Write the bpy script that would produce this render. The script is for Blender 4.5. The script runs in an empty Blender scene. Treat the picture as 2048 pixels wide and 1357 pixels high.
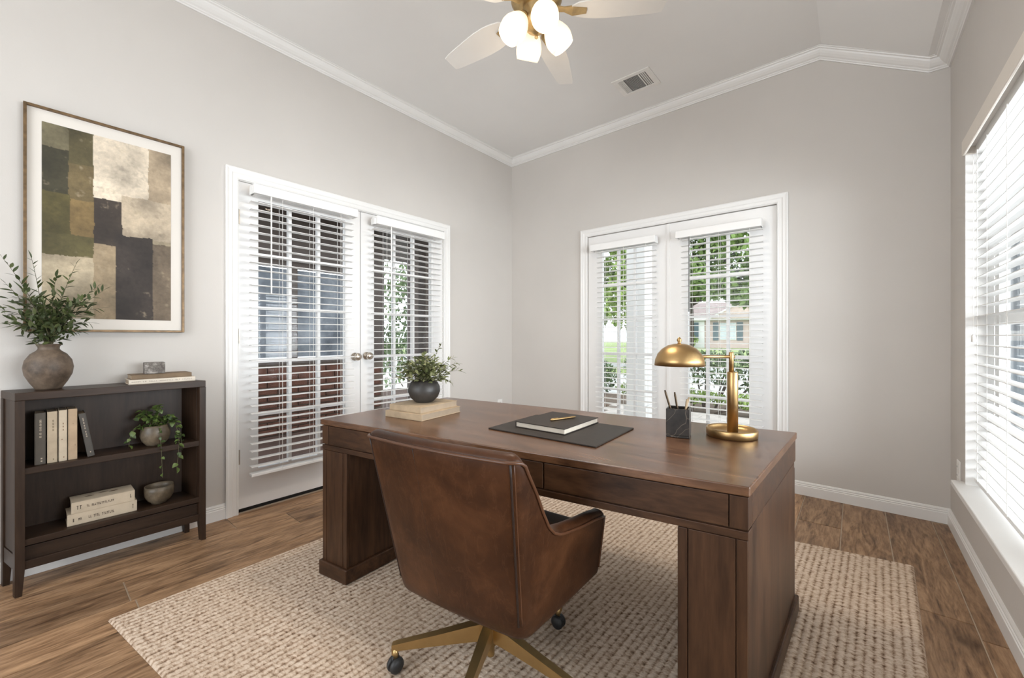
import bpy, bmesh, math, random
import numpy as np
from mathutils import Vector, Matrix, Euler
random.seed(7); rng = np.random.default_rng(7)
sc = bpy.context.scene
C = sc.collection
R = math.radians

# ------------------------------------------------------------------ camera, world, lights, exposure
cam = bpy.data.cameras.new('camera'); cam_o = bpy.data.objects.new('camera', cam); C.objects.link(cam_o)
cam.sensor_width = 36.0; cam.lens = 815.97 / 2048 * 36.0; cam.shift_y = -0.0023
cam.clip_start = 0.02; cam.clip_end = 300
cam_o.location = (0, 0, 1.085); cam_o.rotation_euler = (R(90), 0, R(39.963))
sc.camera = cam_o

world = bpy.data.worlds.new('world'); sc.world = world; world.use_nodes = True
bg = world.node_tree.nodes['Background']
bg.inputs['Color'].default_value = (0.87, 0.945, 1.0, 1); bg.inputs['Strength'].default_value = 1.9

def area(name, loc, rot, sx, sy, power, col, portal=False):
    l = bpy.data.lights.new(name, 'AREA'); l.shape = 'RECTANGLE'; l.size = sx; l.size_y = sy
    l.energy = power; l.color = col
    if portal: l.cycles.is_portal = True
    o = bpy.data.objects.new(name, l); C.objects.link(o); o.location = loc; o.rotation_euler = rot
    return o
# added fill lamp, tilted up, shining through an added opening behind the camera
area('rear_fill_light', (-1.05, -2.55, 1.75), (R(128), 0, R(-8)), 2.6, 2.3, 48, (0.97, 0.985, 1.0))
# added area lamp in the yard, boosting the daylight through the wide window
area('yard_daylight_fill', (2.60, 1.75, 1.25), (0, R(90), 0), 1.3, 3.4, 185, (0.88, 0.95, 1.0))
# portals guide the daylight through the openings
area('portal_right', (0.70, 1.72, 1.19), (0, R(90), 0), 1.75, 2.7, 1, (1, 1, 1), True)
area('portal_back', (-1.18, 3.70, 1.02), (R(-90), 0, 0), 1.6, 2.1, 1, (1, 1, 1), True)
FAN_W = 1.3; FAN_DOWN = 11.0

vs = sc.view_settings
vs.view_transform = 'Standard'; vs.look = 'None'; vs.gamma = 1.0; vs.use_curve_mapping = False
vs.exposure = 0.54
cy = sc.cycles
cy.max_bounces = 6; cy.diffuse_bounces = 5; cy.glossy_bounces = 3; cy.transmission_bounces = 4
cy.transparent_max_bounces = 24; cy.caustics_reflective = False; cy.caustics_refractive = False
cy.sample_clamp_indirect = 6.0; cy.use_denoising = True; cy.use_adaptive_sampling = True; cy.adaptive_threshold = 0.06

# ------------------------------------------------------------------ materials
MATS = {}
def new_mat(name):
    m = bpy.data.materials.new(name); m.use_nodes = True
    nt = m.node_tree; b = nt.nodes['Principled BSDF']; MATS[name] = m
    return m, nt, b
def N(nt, t, **kw):
    n = nt.nodes.new(t)
    for k, v in kw.items(): setattr(n, k, v)
    return n
def coord(nt, kind='Object', scale=(1, 1, 1), rnd=0.0, loc=(0, 0, 0)):
    tc = N(nt, 'ShaderNodeTexCoord'); mp = N(nt, 'ShaderNodeMapping')
    mp.inputs['Scale'].default_value = scale; mp.inputs['Location'].default_value = loc
    if rnd:
        oi = N(nt, 'ShaderNodeObjectInfo'); cm = N(nt, 'ShaderNodeCombineXYZ'); ml = N(nt, 'ShaderNodeMath', operation='MULTIPLY')
        ml.inputs[1].default_value = rnd; nt.links.new(oi.outputs['Random'], ml.inputs[0])
        for i in range(3): nt.links.new(ml.outputs[0], cm.inputs[i])
        ad = N(nt, 'ShaderNodeVectorMath', operation='ADD')
        nt.links.new(tc.outputs[kind], ad.inputs[0]); nt.links.new(cm.outputs[0], ad.inputs[1])
        nt.links.new(ad.outputs[0], mp.inputs['Vector'])
    else:
        nt.links.new(tc.outputs[kind], mp.inputs['Vector'])
    return mp.outputs[0]
def noise(nt, vec, scale=5, detail=4, rough=0.55, dist=0.0):
    n = N(nt, 'ShaderNodeTexNoise'); n.inputs['Scale'].default_value = scale; n.inputs['Detail'].default_value = detail
    n.inputs['Roughness'].default_value = rough; n.inputs['Distortion'].default_value = dist
    nt.links.new(vec, n.inputs['Vector']); return n.outputs['Fac']
def ramp(nt, fac, stops):
    r = N(nt, 'ShaderNodeValToRGB'); e = r.color_ramp.elements
    while len(e) < len(stops): e.new(0.5)
    for el, (p, c) in zip(e, stops):
        el.position = p; el.color = (*c, 1) if len(c) == 3 else c
    nt.links.new(fac, r.inputs['Fac']); return r.outputs['Color']
def mixc(nt, fac, a, b, mode='MIX'):
    m = N(nt, 'ShaderNodeMix', data_type='RGBA', blend_type=mode)
    for sock, v in ((0, fac), (6, a), (7, b)):
        if isinstance(v, (int, float)): m.inputs[sock].default_value = v
        elif isinstance(v, tuple): m.inputs[sock].default_value = (*v, 1)
        else: nt.links.new(v, m.inputs[sock])
    return m.outputs[2]
def bump(nt, b, h, strength=0.2, dist=0.01):
    n = N(nt, 'ShaderNodeBump'); n.inputs['Strength'].default_value = strength; n.inputs['Distance'].default_value = dist
    nt.links.new(h, n.inputs['Height']); nt.links.new(n.outputs[0], b.inputs['Normal'])
def plain(name, col, rough=0.5, metal=0.0, var=0.06, scale=8.0, bmp=0.0, bscale=60, spec=0.5, emit=None):
    m, nt, b = new_mat(name)
    v = coord(nt); f = noise(nt, v, scale, 3)
    lo = tuple(max(0, c * (1 - var)) for c in col); hi = tuple(min(1, c * (1 + var)) for c in col)
    nt.links.new(ramp(nt, f, [(0.3, lo), (0.7, hi)]), b.inputs['Base Color'])
    b.inputs['Roughness'].default_value = rough; b.inputs['Metallic'].default_value = metal
    b.inputs['Specular IOR Level'].default_value = spec
    if bmp: bump(nt, b, noise(nt, v, bscale, 3), bmp, 0.004)
    if emit: b.inputs['Emission Color'].default_value = (*emit[0], 1); b.inputs['Emission Strength'].default_value = emit[1]
    return m
def wood(name, dark, mid, light, axis=0, rough=0.38, scale=9.0, rnd=0.0, knots=False, stretch=9.0, bmp=0.12, spec=0.28):
    m, nt, b = new_mat(name)
    s = [stretch * 1.0] * 3; s[axis] = 1.0
    v = coord(nt, 'Object', tuple(x * scale / 9.0 for x in s), rnd)
    f1 = noise(nt, v, 1.6, 6, 0.6, 1.4 if knots else 0.6); f2 = noise(nt, v, 7.0, 5, 0.6, 0.3)
    v2 = coord(nt, 'Object', (1, 1, 1), rnd); f3 = noise(nt, v2, 2.2, 3)
    c = ramp(nt, f1, [(0.33, dark), (0.49, mid), (0.66, light)] if knots else [(0.28, dark), (0.48, mid), (0.72, light)])
    c = mixc(nt, 0.35, c, ramp(nt, f2, [(0.35, dark), (0.65, light)]))
    c = mixc(nt, ramp(nt, f3, [(0.35, (0.0,) * 3), (0.75, (0.35,) * 3)]), c, dark)
    if knots:
        vo = N(nt, 'ShaderNodeTexVoronoi'); vo.inputs['Scale'].default_value = 1.0
        ks = [5.0] * 3; ks[axis] = 2.6
        nt.links.new(coord(nt, 'Object', tuple(ks), rnd), vo.inputs['Vector'])
        k = ramp(nt, vo.outputs['Distance'], [(0.03, (0.85,) * 3), (0.10, (0.35,) * 3), (0.26, (0.0,) * 3)])
        c = mixc(nt, k, c, tuple(x * 0.45 for x in dark))
        oi = N(nt, 'ShaderNodeObjectInfo')
        tone = ramp(nt, oi.outputs['Random'], [(0.0, (0.72, 0.70, 0.69)), (0.5, (0.97, 0.95, 0.93)), (1.0, (1.22, 1.17, 1.11))])
        c = mixc(nt, 1.0, c, tone, 'MULTIPLY')
    nt.links.new(c, b.inputs['Base Color']); b.inputs['Roughness'].default_value = rough; b.inputs['Specular IOR Level'].default_value = spec
    bump(nt, b, f2, bmp, 0.003)
    return m
def glass(name, tint=(1, 1, 1), gloss=0.06):
    m = bpy.data.materials.new(name); m.use_nodes = True; nt = m.node_tree; nt.nodes.clear()
    o = N(nt, 'ShaderNodeOutputMaterial'); t = N(nt, 'ShaderNodeBsdfTransparent'); g = N(nt, 'ShaderNodeBsdfGlossy'); mx = N(nt, 'ShaderNodeMixShader')
    t.inputs[0].default_value = (*tint, 1); g.inputs['Roughness'].default_value = 0.02
    fr = N(nt, 'ShaderNodeFresnel'); fr.inputs['IOR'].default_value = 1.33
    ml = N(nt, 'ShaderNodeMath', operation='MULTIPLY'); ml.inputs[1].default_value = gloss * 10
    nt.links.new(fr.outputs[0], ml.inputs[0]); nt.links.new(ml.outputs[0], mx.inputs[0])
    nt.links.new(t.outputs[0], mx.inputs[1]); nt.links.new(g.outputs[0], mx.inputs[2]); nt.links.new(mx.outputs[0], o.inputs[0])
    MATS[name] = m; return m
def speckle(name, a, b_, c, scale=30, rough=0.6, thr=0.5):
    m, nt, b = new_mat(name); v = coord(nt)
    col = ramp(nt, noise(nt, v, scale, 5, 0.65), [(thr - 0.15, a), (thr, b_), (thr + 0.16, c)])
    nt.links.new(col, b.inputs['Base Color']); b.inputs['Roughness'].default_value = rough
    bump(nt, b, noise(nt, v, scale * 1.5, 4), 0.25, 0.003); return m

M_wall = plain('wall_paint', (0.580, 0.547, 0.513), 0.75, var=0.02, scale=2.0, bmp=0.06, bscale=160, spec=0.2)
M_ceil = plain('ceiling_paint', (0.80, 0.79, 0.775), 0.8, var=0.015, scale=2.0, bmp=0.05, bscale=160, spec=0.2)
M_trim = plain('white_trim_paint', (0.77, 0.755, 0.735), 0.38, var=0.015, scale=3)
M_door = plain('white_door_paint', (0.77, 0.755, 0.74), 0.35, var=0.015, scale=3)
M_blind = plain('white_blind_slat', (0.80, 0.79, 0.775), 0.42, var=0.02)
M_valr = plain('cream_valance', (0.72, 0.665, 0.60), 0.5, var=0.02)
M_cord = plain('blind_cord', (0.75, 0.73, 0.70), 0.7)
M_wand = plain('clear_grey_wand', (0.17, 0.165, 0.155), 0.25)
M_nickel = plain('satin_nickel', (0.55, 0.49, 0.42), 0.28, 0.95, var=0.05)
M_hinge = plain('aged_hinge_metal', (0.44, 0.39, 0.33), 0.4, 0.7)
M_dark = plain('dark_void', (0.02, 0.018, 0.016), 0.9)
M_glass = glass('window_glass')
M_grout = plain('tile_grout', (0.50, 0.40, 0.30), 0.9, var=0.1, scale=20)
M_plank = wood('wood_look_plank', (0.092, 0.048, 0.025), (0.315, 0.188, 0.104), (0.53, 0.342, 0.203), axis=1, rough=0.42, scale=17.0, rnd=40.0, knots=True, stretch=7.0, bmp=0.06)
DK, MD, LT = (0.017, 0.0070, 0.0032), (0.046, 0.0200, 0.0090), (0.096, 0.0440, 0.0205)  # darker walnut: shade on the front and legs is put into the colour
M_deskx = wood('walnut_long_grain_lit', (0.036, 0.0155, 0.0072), (0.108, 0.047, 0.0215), (0.215, 0.103, 0.050), axis=0, rough=0.27, scale=8, bmp=0.05, spec=0.6)  # paler walnut: light falling on the desk top is put into the colour
M_deskf = wood('walnut_front_grain_shaded', DK, MD, LT, axis=0, rough=0.4, scale=9, bmp=0.06)
M_deskz = wood('walnut_upright_grain_shaded', DK, MD, LT, axis=2, rough=0.4, scale=9, bmp=0.06)
M_casey = wood('espresso_long_grain', (0.016, 0.0082, 0.0045), (0.032, 0.0170, 0.0095), (0.055, 0.0305, 0.0180), axis=1, rough=0.4, scale=10, bmp=0.06)
M_casez = wood('espresso_upright_grain', (0.016, 0.0082, 0.0045), (0.032, 0.0170, 0.0095), (0.055, 0.0305, 0.0180), axis=2, rough=0.42, scale=10, bmp=0.06)
M_brass = plain('brushed_brass', (0.45, 0.29, 0.13), 0.36, 1.0, var=0.06, scale=20)
M_chairbrass = plain('antique_brass', (0.52, 0.36, 0.165), 0.42, 1.0, var=0.08, scale=14)
M_fanbrass = plain('antique_gold_fan', (0.50, 0.36, 0.18), 0.4, 0.85, var=0.15, scale=25)
M_blade = plain('white_fan_blade', (0.74, 0.715, 0.68), 0.45, var=0.02)
M_shade = plain('lit_opal_glass', (0.9, 0.82, 0.70), 0.35, var=0.01, emit=((1.0, 0.80, 0.55), 0.58))
M_black = plain('black_rubber', (0.02, 0.02, 0.021), 0.5)
M_ink = plain('faded_ink', (0.10, 0.075, 0.055), 0.8)
M_gilt = plain('faded_gilt', (0.48, 0.40, 0.31), 0.6)
M_art_frame = plain('aged_bronze_frame', (0.155, 0.095, 0.045), 0.42, 0.45, var=0.35, scale=40)
M_mat = plain('cream_mat_board', (0.70, 0.655, 0.60), 0.9, var=0.01)
M_leaf = plain('olive_leaf', (0.044, 0.062, 0.019), 0.5, var=0.4, scale=6)
M_leaf2 = plain('sage_leaf', (0.115, 0.130, 0.050), 0.5, var=0.45, scale=30)
M_leaf3 = plain('ivy_leaf', (0.088, 0.130, 0.030), 0.42, var=0.4, scale=25)
M_stem = plain('twig_green', (0.085, 0.075, 0.035), 0.7)
M_vase = speckle('mottled_clay', (0.055, 0.038, 0.026), (0.105, 0.073, 0.050), (0.165, 0.118, 0.082), 16, 0.55)
M_pot = speckle('stone_glaze', (0.062, 0.046, 0.030), (0.112, 0.085, 0.056), (0.185, 0.142, 0.095), 18, 0.42)
M_darkpot = speckle('charcoal_ceramic', (0.017, 0.015, 0.013), (0.030, 0.026, 0.023), (0.048, 0.042, 0.037), 12, 0.45)
M_stonebox = speckle('flecked_grey_stone', (0.085, 0.072, 0.062), (0.17, 0.15, 0.133), (0.36, 0.33, 0.30), 55, 0.7)
def paperback(name, c, v=0.08): return plain(name, c, 0.75, var=v, scale=18, bmp=0.05, bscale=120)
M_pages = paperback('aged_pages', (0.40, 0.31, 0.22)); M_pagesw = paperback('pale_pages', (0.62, 0.55, 0.46))
M_bk_beige = paperback('beige_book_cloth', (0.43, 0.345, 0.245), 0.12); M_bk_tan = paperback('tan_book_cloth', (0.40, 0.29, 0.19), 0.12)
M_bk_cream = paperback('cream_book_cloth', (0.50, 0.415, 0.31), 0.1); M_bk_grey = paperback('grey_brown_book_cloth', (0.085, 0.072, 0.058))
M_bk_slate = paperback('slate_book_cloth', (0.068, 0.060, 0.052)); M_bk_brown = paperback('brown_book_cloth', (0.175, 0.120, 0.072), 0.2)
M_bk_white = paperback('white_book_jacket', (0.66, 0.585, 0.49)); M_bk_old = paperback('old_parchment_cloth', (0.42, 0.315, 0.205), 0.15)
M_blackleather = plain('black_brown_leather', (0.030, 0.022, 0.017), 0.5, var=0.15, scale=30, bmp=0.06, bscale=250, spec=0.3)
M_white = plain('white_plastic', (0.80, 0.78, 0.75), 0.35)
M_brick = plain('porch_brick', (0.115, 0.048, 0.031), 0.9, var=0.35, scale=9)
M_porchfloor = plain('brown_porch_tile', (0.085, 0.048, 0.036), 0.8, var=0.2, scale=4)
M_mortar = plain('mortar', (0.20, 0.16, 0.13), 0.95)
M_sofit = plain('dark_porch_boards', (0.055, 0.036, 0.025), 0.7)
M_bluewin = speckle('dusky_window_glass', (0.09, 0.105, 0.13), (0.19, 0.215, 0.25), (0.33, 0.36, 0.40), 2.6, 0.3)
M_greywood = plain('grey_brown_paint', (0.10, 0.078, 0.068), 0.7)
M_tree = plain('tree_leaf_mid', (0.18, 0.27, 0.07), 0.6, var=0.55, scale=0.9)
M_tree2 = plain('tree_leaf_bright', (0.24, 0.33, 0.09), 0.6, var=0.5, scale=1.2)
M_hedge = plain('hedge_leaf', (0.115, 0.165, 0.07), 0.6, var=0.5, scale=2.0)
M_bark = plain('bark', (0.09, 0.07, 0.055), 0.9)
M_lawn = plain('lawn_grass', (0.24, 0.30, 0.11), 0.9, var=0.25, scale=0.6)
M_road = plain('pale_concrete', (0.46, 0.455, 0.44), 0.9, var=0.06, scale=0.7)
M_paver = plain('pale_paver', (0.46, 0.415, 0.375), 0.85, var=0.12, scale=5)
M_mulch = plain('mulch', (0.12, 0.085, 0.06), 0.95, var=0.4, scale=14)
M_pink = plain('pale_pink_brick', (0.56, 0.435, 0.395), 0.9, var=0.12, scale=3)
M_roof = plain('weathered_roof', (0.27, 0.215, 0.20), 0.9, var=0.15, scale=2)
M_shut = plain('slate_blue_shutter', (0.075, 0.115, 0.135), 0.6)
M_extwhite = plain('exterior_white', (0.68, 0.675, 0.66), 0.6, var=0.03)
M_fence = plain('blue_grey_fence_paint', (0.13, 0.19, 0.24), 0.6, var=0.15, scale=3)

# leather with worn mottling
def leather():
    m, nt, b = new_mat('cognac_leather'); v = coord(nt)
    c = ramp(nt, noise(nt, v, 5.5, 6, 0.62, 0.4), [(0.30, (0.023, 0.0078, 0.0028)), (0.5, (0.047, 0.0168, 0.0062)), (0.72, (0.090, 0.0345, 0.0135))])
    s = ramp(nt, noise(nt, coord(nt, scale=(2.5, 2.5, 1.0)), 9, 3, 0.5, 2.5), [(0.56, (0,) * 3), (0.60, (0.10,) * 3), (0.64, (0,) * 3)])
    c = mixc(nt, s, c, (0.19, 0.088, 0.045))
    nt.links.new(c, b.inputs['Base Color']); b.inputs['Roughness'].default_value = 0.40; b.inputs['Specular IOR Level'].default_value = 0.22
    bump(nt, b, noise(nt, v, 190, 3), 0.10, 0.002); return m
M_leather = leather()
M_piping = plain('leather_piping', (0.080, 0.0300, 0.0120), 0.4, var=0.15)
M_seam = plain('leather_seam', (0.016, 0.0055, 0.0022), 0.5)
# dark marble with pale veins
def marble():
    m, nt, b = new_mat('dark_veined_marble'); v = coord(nt)
    vo = N(nt, 'ShaderNodeTexVoronoi', feature='DISTANCE_TO_EDGE'); vo.inputs['Scale'].default_value = 13
    nz = N(nt, 'ShaderNodeTexNoise'); nz.inputs['Scale'].default_value = 14
    nt.links.new(v, nz.inputs['Vector'])
    ad = N(nt, 'ShaderNodeVectorMath', operation='MULTIPLY_ADD'); ad.inputs[1].default_value = (0.05,) * 3
    nt.links.new(nz.outputs['Color'], ad.inputs[0]); nt.links.new(v, ad.inputs[2]); nt.links.new(ad.outputs[0], vo.inputs['Vector'])
    base = ramp(nt, noise(nt, v, 22, 4), [(0.3, (0.012, 0.010, 0.009)), (0.7, (0.038, 0.031, 0.026))])
    c = mixc(nt, ramp(nt, vo.outputs['Distance'], [(0.0, (0.40,) * 3), (0.018, (0.0,) * 3)]), base, (0.26, 0.20, 0.155))
    nt.links.new(c, b.inputs['Base Color']); b.inputs['Roughness'].default_value = 0.3; b.inputs['Specular IOR Level'].default_value = 0.3; return m
M_marble = marble()
def rugmat():
    m, nt, b = new_mat('woven_wool_loops')
    v = coord(nt, 'UV', (1, 1, 1))
    sx = N(nt, 'ShaderNodeSeparateXYZ'); nt.links.new(v, sx.inputs[0])
    def m_(op, a, b_=None, c_=None):
        n = N(nt, 'ShaderNodeMath', operation=op)
        for k, q in enumerate((a, b_, c_)):
            if q is None: continue
            if isinstance(q, (int, float)): n.inputs[k].default_value = q
            else: nt.links.new(q, n.inputs[k])
        return n.outputs[0]
    wob = noise(nt, coord(nt, 'UV', (14, 5, 1)), 1.0, 2)
    crest = m_('ABSOLUTE', m_('SINE', m_('MULTIPLY_ADD', sx.outputs[0], math.pi / 0.0245, m_('MULTIPLY', m_('SUBTRACT', wob, 0.5), 0.9))))
    f1 = noise(nt, coord(nt, 'UV', (42, 70, 1)), 1.0, 3, 0.65); f2 = noise(nt, coord(nt, 'UV', (2.5, 2.5, 1)), 1.0, 3); f4 = noise(nt, coord(nt, 'UV', (150, 150, 1)), 1.0, 2, 0.7)
    val = m_('ADD', m_('MULTIPLY', crest, 0.22), m_('ADD', m_('MULTIPLY', f1, 1.05), m_('MULTIPLY', f4, 0.30)))
    c = ramp(nt, m_('SUBTRACT', val, 0.15), [(0.38, (0.115, 0.066, 0.040)), (0.52, (0.33, 0.225, 0.155)), (0.64, (0.53, 0.405, 0.305)), (0.80, (0.68, 0.555, 0.445))])
    c = mixc(nt, ramp(nt, f2, [(0.40, (0.0,) * 3), (0.66, (0.28,) * 3)]), c, (0.42, 0.315, 0.225))
    nt.links.new(c, b.inputs['Base Color']); b.inputs['Roughness'].default_value = 0.95; b.inputs['Specular IOR Level'].default_value = 0.1
    bump(nt, b, f1, 0.5, 0.006); return m
M_rug = rugmat()
def artmat():
    m, nt, b = new_mat('abstract_print'); at = N(nt, 'ShaderNodeAttribute', attribute_name='ink')
    f = noise(nt, coord(nt), 55, 5, 0.7)
    c = mixc(nt, 1.0, at.outputs['Color'], ramp(nt, f, [(0.3, (0.82,) * 3), (0.7, (1.12,) * 3)]), 'MULTIPLY')
    nt.links.new(c, b.inputs['Base Color']); b.inputs['Roughness'].default_value = 0.7; return m
M_art = artmat()

# ------------------------------------------------------------------ mesh helpers
class MB:
    def __init__(s): s.v = []; s.f = []
    def add(s, vs, fs):
        n = len(s.v); s.v += [tuple(v) for v in vs]; s.f += [tuple(i + n for i in f) for f in fs]; return s
    def box(s, x0, x1, y0, y1, z0, z1):
        return s.hexa([(x0, y0, z0), (x1, y0, z0), (x1, y1, z0), (x0, y1, z0), (x0, y0, z1), (x1, y0, z1), (x1, y1, z1), (x0, y1, z1)])
    def hexa(s, p):
        return s.add(p, [(0, 3, 2, 1), (4, 5, 6, 7), (0, 1, 5, 4), (1, 2, 6, 5), (2, 3, 7, 6), (3, 0, 4, 7)])
    def lathe(s, prof, n=28, c=(0, 0, 0), mat=None):
        vs = []; fs = []
        for r, z in prof:
            for i in range(n):
                a = 2 * math.pi * i / n; p = Vector((r * math.cos(a), r * math.sin(a), z))
                if mat is not None: p = mat @ p
                vs.append((p.x + c[0], p.y + c[1], p.z + c[2]))
        for j in range(len(prof) - 1):
            for i in range(n):
                k = (i + 1) % n; fs.append((j * n + i, j * n + k, (j + 1) * n + k, (j + 1) * n + i))
        if prof[0][0] > 1e-6: fs.append(tuple(range(n - 1, -1, -1)))
        if prof[-1][0] > 1e-6: fs.append(tuple((len(prof) - 1) * n + i for i in range(n)))
        return s.add(vs, fs)
    def tube(s, pts, r, n=8):
        pts = [Vector(p) for p in pts]; rs = r if isinstance(r, (list, tuple)) else [r] * len(pts)
        vs = []; fs = []; up = None
        for i, p in enumerate(pts):
            t = (pts[min(i + 1, len(pts) - 1)] - pts[max(i - 1, 0)])
            if t.length < 1e-9: t = Vector((0, 0, 1))
            t.normalize()
            if up is None: up = Vector((0, 0, 1)) if abs(t.z) < 0.9 else Vector((1, 0, 0))
            a = t.cross(up)
            if a.length < 1e-6: a = t.orthogonal()
            a.normalize(); b = a.cross(t); up = b
            for k in range(n):
                q = 2 * math.pi * k / n; d = p + (a * math.cos(q) + b * math.sin(q)) * rs[i]; vs.append(tuple(d))
        for i in range(len(pts) - 1):
            for k in range(n):
                m = (k + 1) % n; fs.append((i * n + k, i * n + m, (i + 1) * n + m, (i + 1) * n + k))
        fs.append(tuple(range(n - 1, -1, -1))); fs.append(tuple((len(pts) - 1) * n + k for k in range(n)))
        return s.add(vs, fs)
    def loft(s, rows, close_ends=True):
        n = len(rows[0]); vs = [p for r in rows for p in r]; fs = []
        for j in range(len(rows) - 1):
            for i in range(n):
                k = (i + 1) % n; fs.append((j * n + i, j * n + k, (j + 1) * n + k, (j + 1) * n + i))
        if close_ends: fs.append(tuple(range(n - 1, -1, -1))); fs.append(tuple((len(rows) - 1) * n + i for i in range(n)))
        return s.add(vs, fs)
    def mesh(s, name, mat=None, smooth=False):
        me = bpy.data.meshes.new(name); me.from_pydata(s.v, [], s.f); me.update()
        bm = bmesh.new(); bm.from_mesh(me); bmesh.ops.recalc_face_normals(bm, faces=bm.faces); bm.to_mesh(me); bm.free()
        if mat: me.materials.append(mat)
        if smooth: me.polygons.foreach_set('use_smooth', [True] * len(me.polygons))
        return me
def put(name, me, parent=None, loc=None, rot=None, scale=None):
    o = bpy.data.objects.new(name, me); C.objects.link(o)
    if parent: o.parent = parent
    if loc is not None: o.location = loc
    if rot is not None: o.rotation_euler = rot
    if scale is not None: o.scale = scale if isinstance(scale, (tuple, list)) else (scale,) * 3
    return o
def ob(name, mb, mat, parent=None, smooth=False, bevel=0.0, seg=2, subsurf=0, loc=None, rot=None, label=None, angle=None):
    o = put(name, mb.mesh(name, mat, smooth), parent, loc, rot)
    if bevel:
        md = o.modifiers.new('bevel', 'BEVEL'); md.width = bevel; md.segments = seg; md.limit_method = 'ANGLE'; md.angle_limit = R(40)
    if subsurf:
        md = o.modifiers.new('sub', 'SUBSURF'); md.levels = subsurf; md.render_levels = subsurf
    if label: o['label'] = label
    return o
def tag(o, label, cat, group=None, kind=None):
    o['label'] = label; o['category'] = cat
    if group: o['group'] = group
    if kind: o['kind'] = kind
    return o
def thing(name, label, cat, loc=(0, 0, 0), rz=0.0, group=None, kind=None):
    o = bpy.data.objects.new(name, None); C.objects.link(o); o.empty_display_size = 0.1
    o.location = loc; o.rotation_euler = (0, 0, rz); return tag(o, label, cat, group, kind)
def box1(x0, x1, y0, y1, z0, z1): return MB().box(x0, x1, y0, y1, z0, z1)
def struct(name, mb, mat, label, cat, **k): return tag(ob(name, mb, mat, **k), label, cat, kind='structure')

XL, XR, YB, YF = -2.8807, 0.4285, 3.433, -1.8
ZC, ZCB = 3.013, 2.944           # ceiling, underside of crown
T = 0.14

# ------------------------------------------------------------------ room shell
def wall_boxes(axis, plane, sign, a0, a1, z1, holes):
    """wall slab standing outside `plane`; holes = (a0, a1, z0, z1)"""
    mb = MB(); p0, p1 = (plane, plane + sign * T) if sign > 0 else (plane - T, plane)
    def b(u0, u1, z0, zz1):
        if u1 - u0 < 1e-4 or zz1 - z0 < 1e-4: return
        if axis == 'x': mb.box(p0, p1, u0, u1, z0, zz1)
        else: mb.box(u0, u1, p0, p1, z0, zz1)
    cur = a0
    for (h0, h1, hz0, hz1) in sorted(holes):
        b(cur, h0, 0, z1); b(h0, h1, 0, hz0); b(h0, h1, hz1, z1); cur = h1
    b(cur, a1, 0, z1); return mb
D1 = (0.834, 2.459, 2.045); D2 = (-1.940, -0.419, 2.030); W1 = (0.40, 3.019, 0.320, 2.030)
OPN = (-2.45, -0.05, 2.75)  # unseen opening, added to let the rear fill lamp in
struct('wall_left', wall_boxes('x', XL, -1, YF - T, YB + T, 3.2, [(D1[0], D1[1], 0, D1[2])]), M_wall, 'greige painted wall holding the picture and inner french doors', 'wall')
struct('wall_back', wall_boxes('y', YB, 1, XL, XR + T, 3.2, [(D2[0], D2[1], 0, D2[2])]), M_wall, 'greige painted end wall around the garden french doors', 'wall')
struct('wall_right', wall_boxes('x', XR, 1, YF - T, YB, 3.2, [W1]), M_wall, 'greige painted wall around the wide blind covered window', 'wall')
struct('wall_front', wall_boxes('y', YF, -1, XL, XR + T, 3.2, [(OPN[0], OPN[1], 0, OPN[2])]), M_wall, 'greige painted wall behind the viewpoint with an opening added for fill light', 'wall')
# ceiling: flat, then sloping down towards the right wall
KX, KX2, ZR = -0.165, 0.330, 2.713
cm = MB()
for (xa, za, xb, zb) in ((XL - T, ZC, KX, ZC), (KX, ZC, KX2, ZR), (KX2, ZR, XR + T, ZR)):
    cm.hexa([(xa, YF - T, za), (xb, YF - T, zb), (xb, YB + T, zb), (xa, YB + T, za), (xa, YF - T, za + 0.12), (xb, YF - T, zb + 0.12), (xb, YB + T, zb + 0.12), (xa, YB + T, za + 0.12)])
struct('ceiling', cm, M_ceil, 'white ceiling, flat then sloping down towards the window wall', 'ceiling')

# crown moulding
CP = [(0.0, 0.0), (0.009, 0.0), (0.011, 0.006), (0.017, 0.009), (0.018, 0.016), (0.028, 0.021), (0.040, 0.033), (0.049, 0.046), (0.052, 0.055), (0.061, 0.058), (0.063, 0.064), (0.070, 0.066), (0.070, 0.072), (0.0, 0.072)]
mb = MB(); rows = [[(XL + n, YF, ZCB + z) for n, z in CP], [(XL + n, YB - n, ZCB + z) for n, z in CP]]; mb.loft(rows)
struct('trim_1', mb, M_trim, 'white crown moulding along the wall with the framed picture', 'moulding')
pts = [(XL, ZCB, 1), (-0.174, ZCB, 0), (0.339, 2.644, 0), (XR, 2.644, -1)]
mb = MB(); mb.loft([[(px + n * s, YB - n, pz + z) for n, z in CP] for px, pz, s in pts])
struct('trim_2', mb, M_trim, 'white crown moulding over the garden french doors, stepping down right', 'moulding')
mb = MB(); mb.loft([[(XR - n, YB - n, 2.644 + z) for n, z in CP], [(XR - n, YF, 2.644 + z) for n, z in CP]])
struct('trim_3', mb, M_trim, 'white crown moulding low on the window wall', 'moulding')

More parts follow.
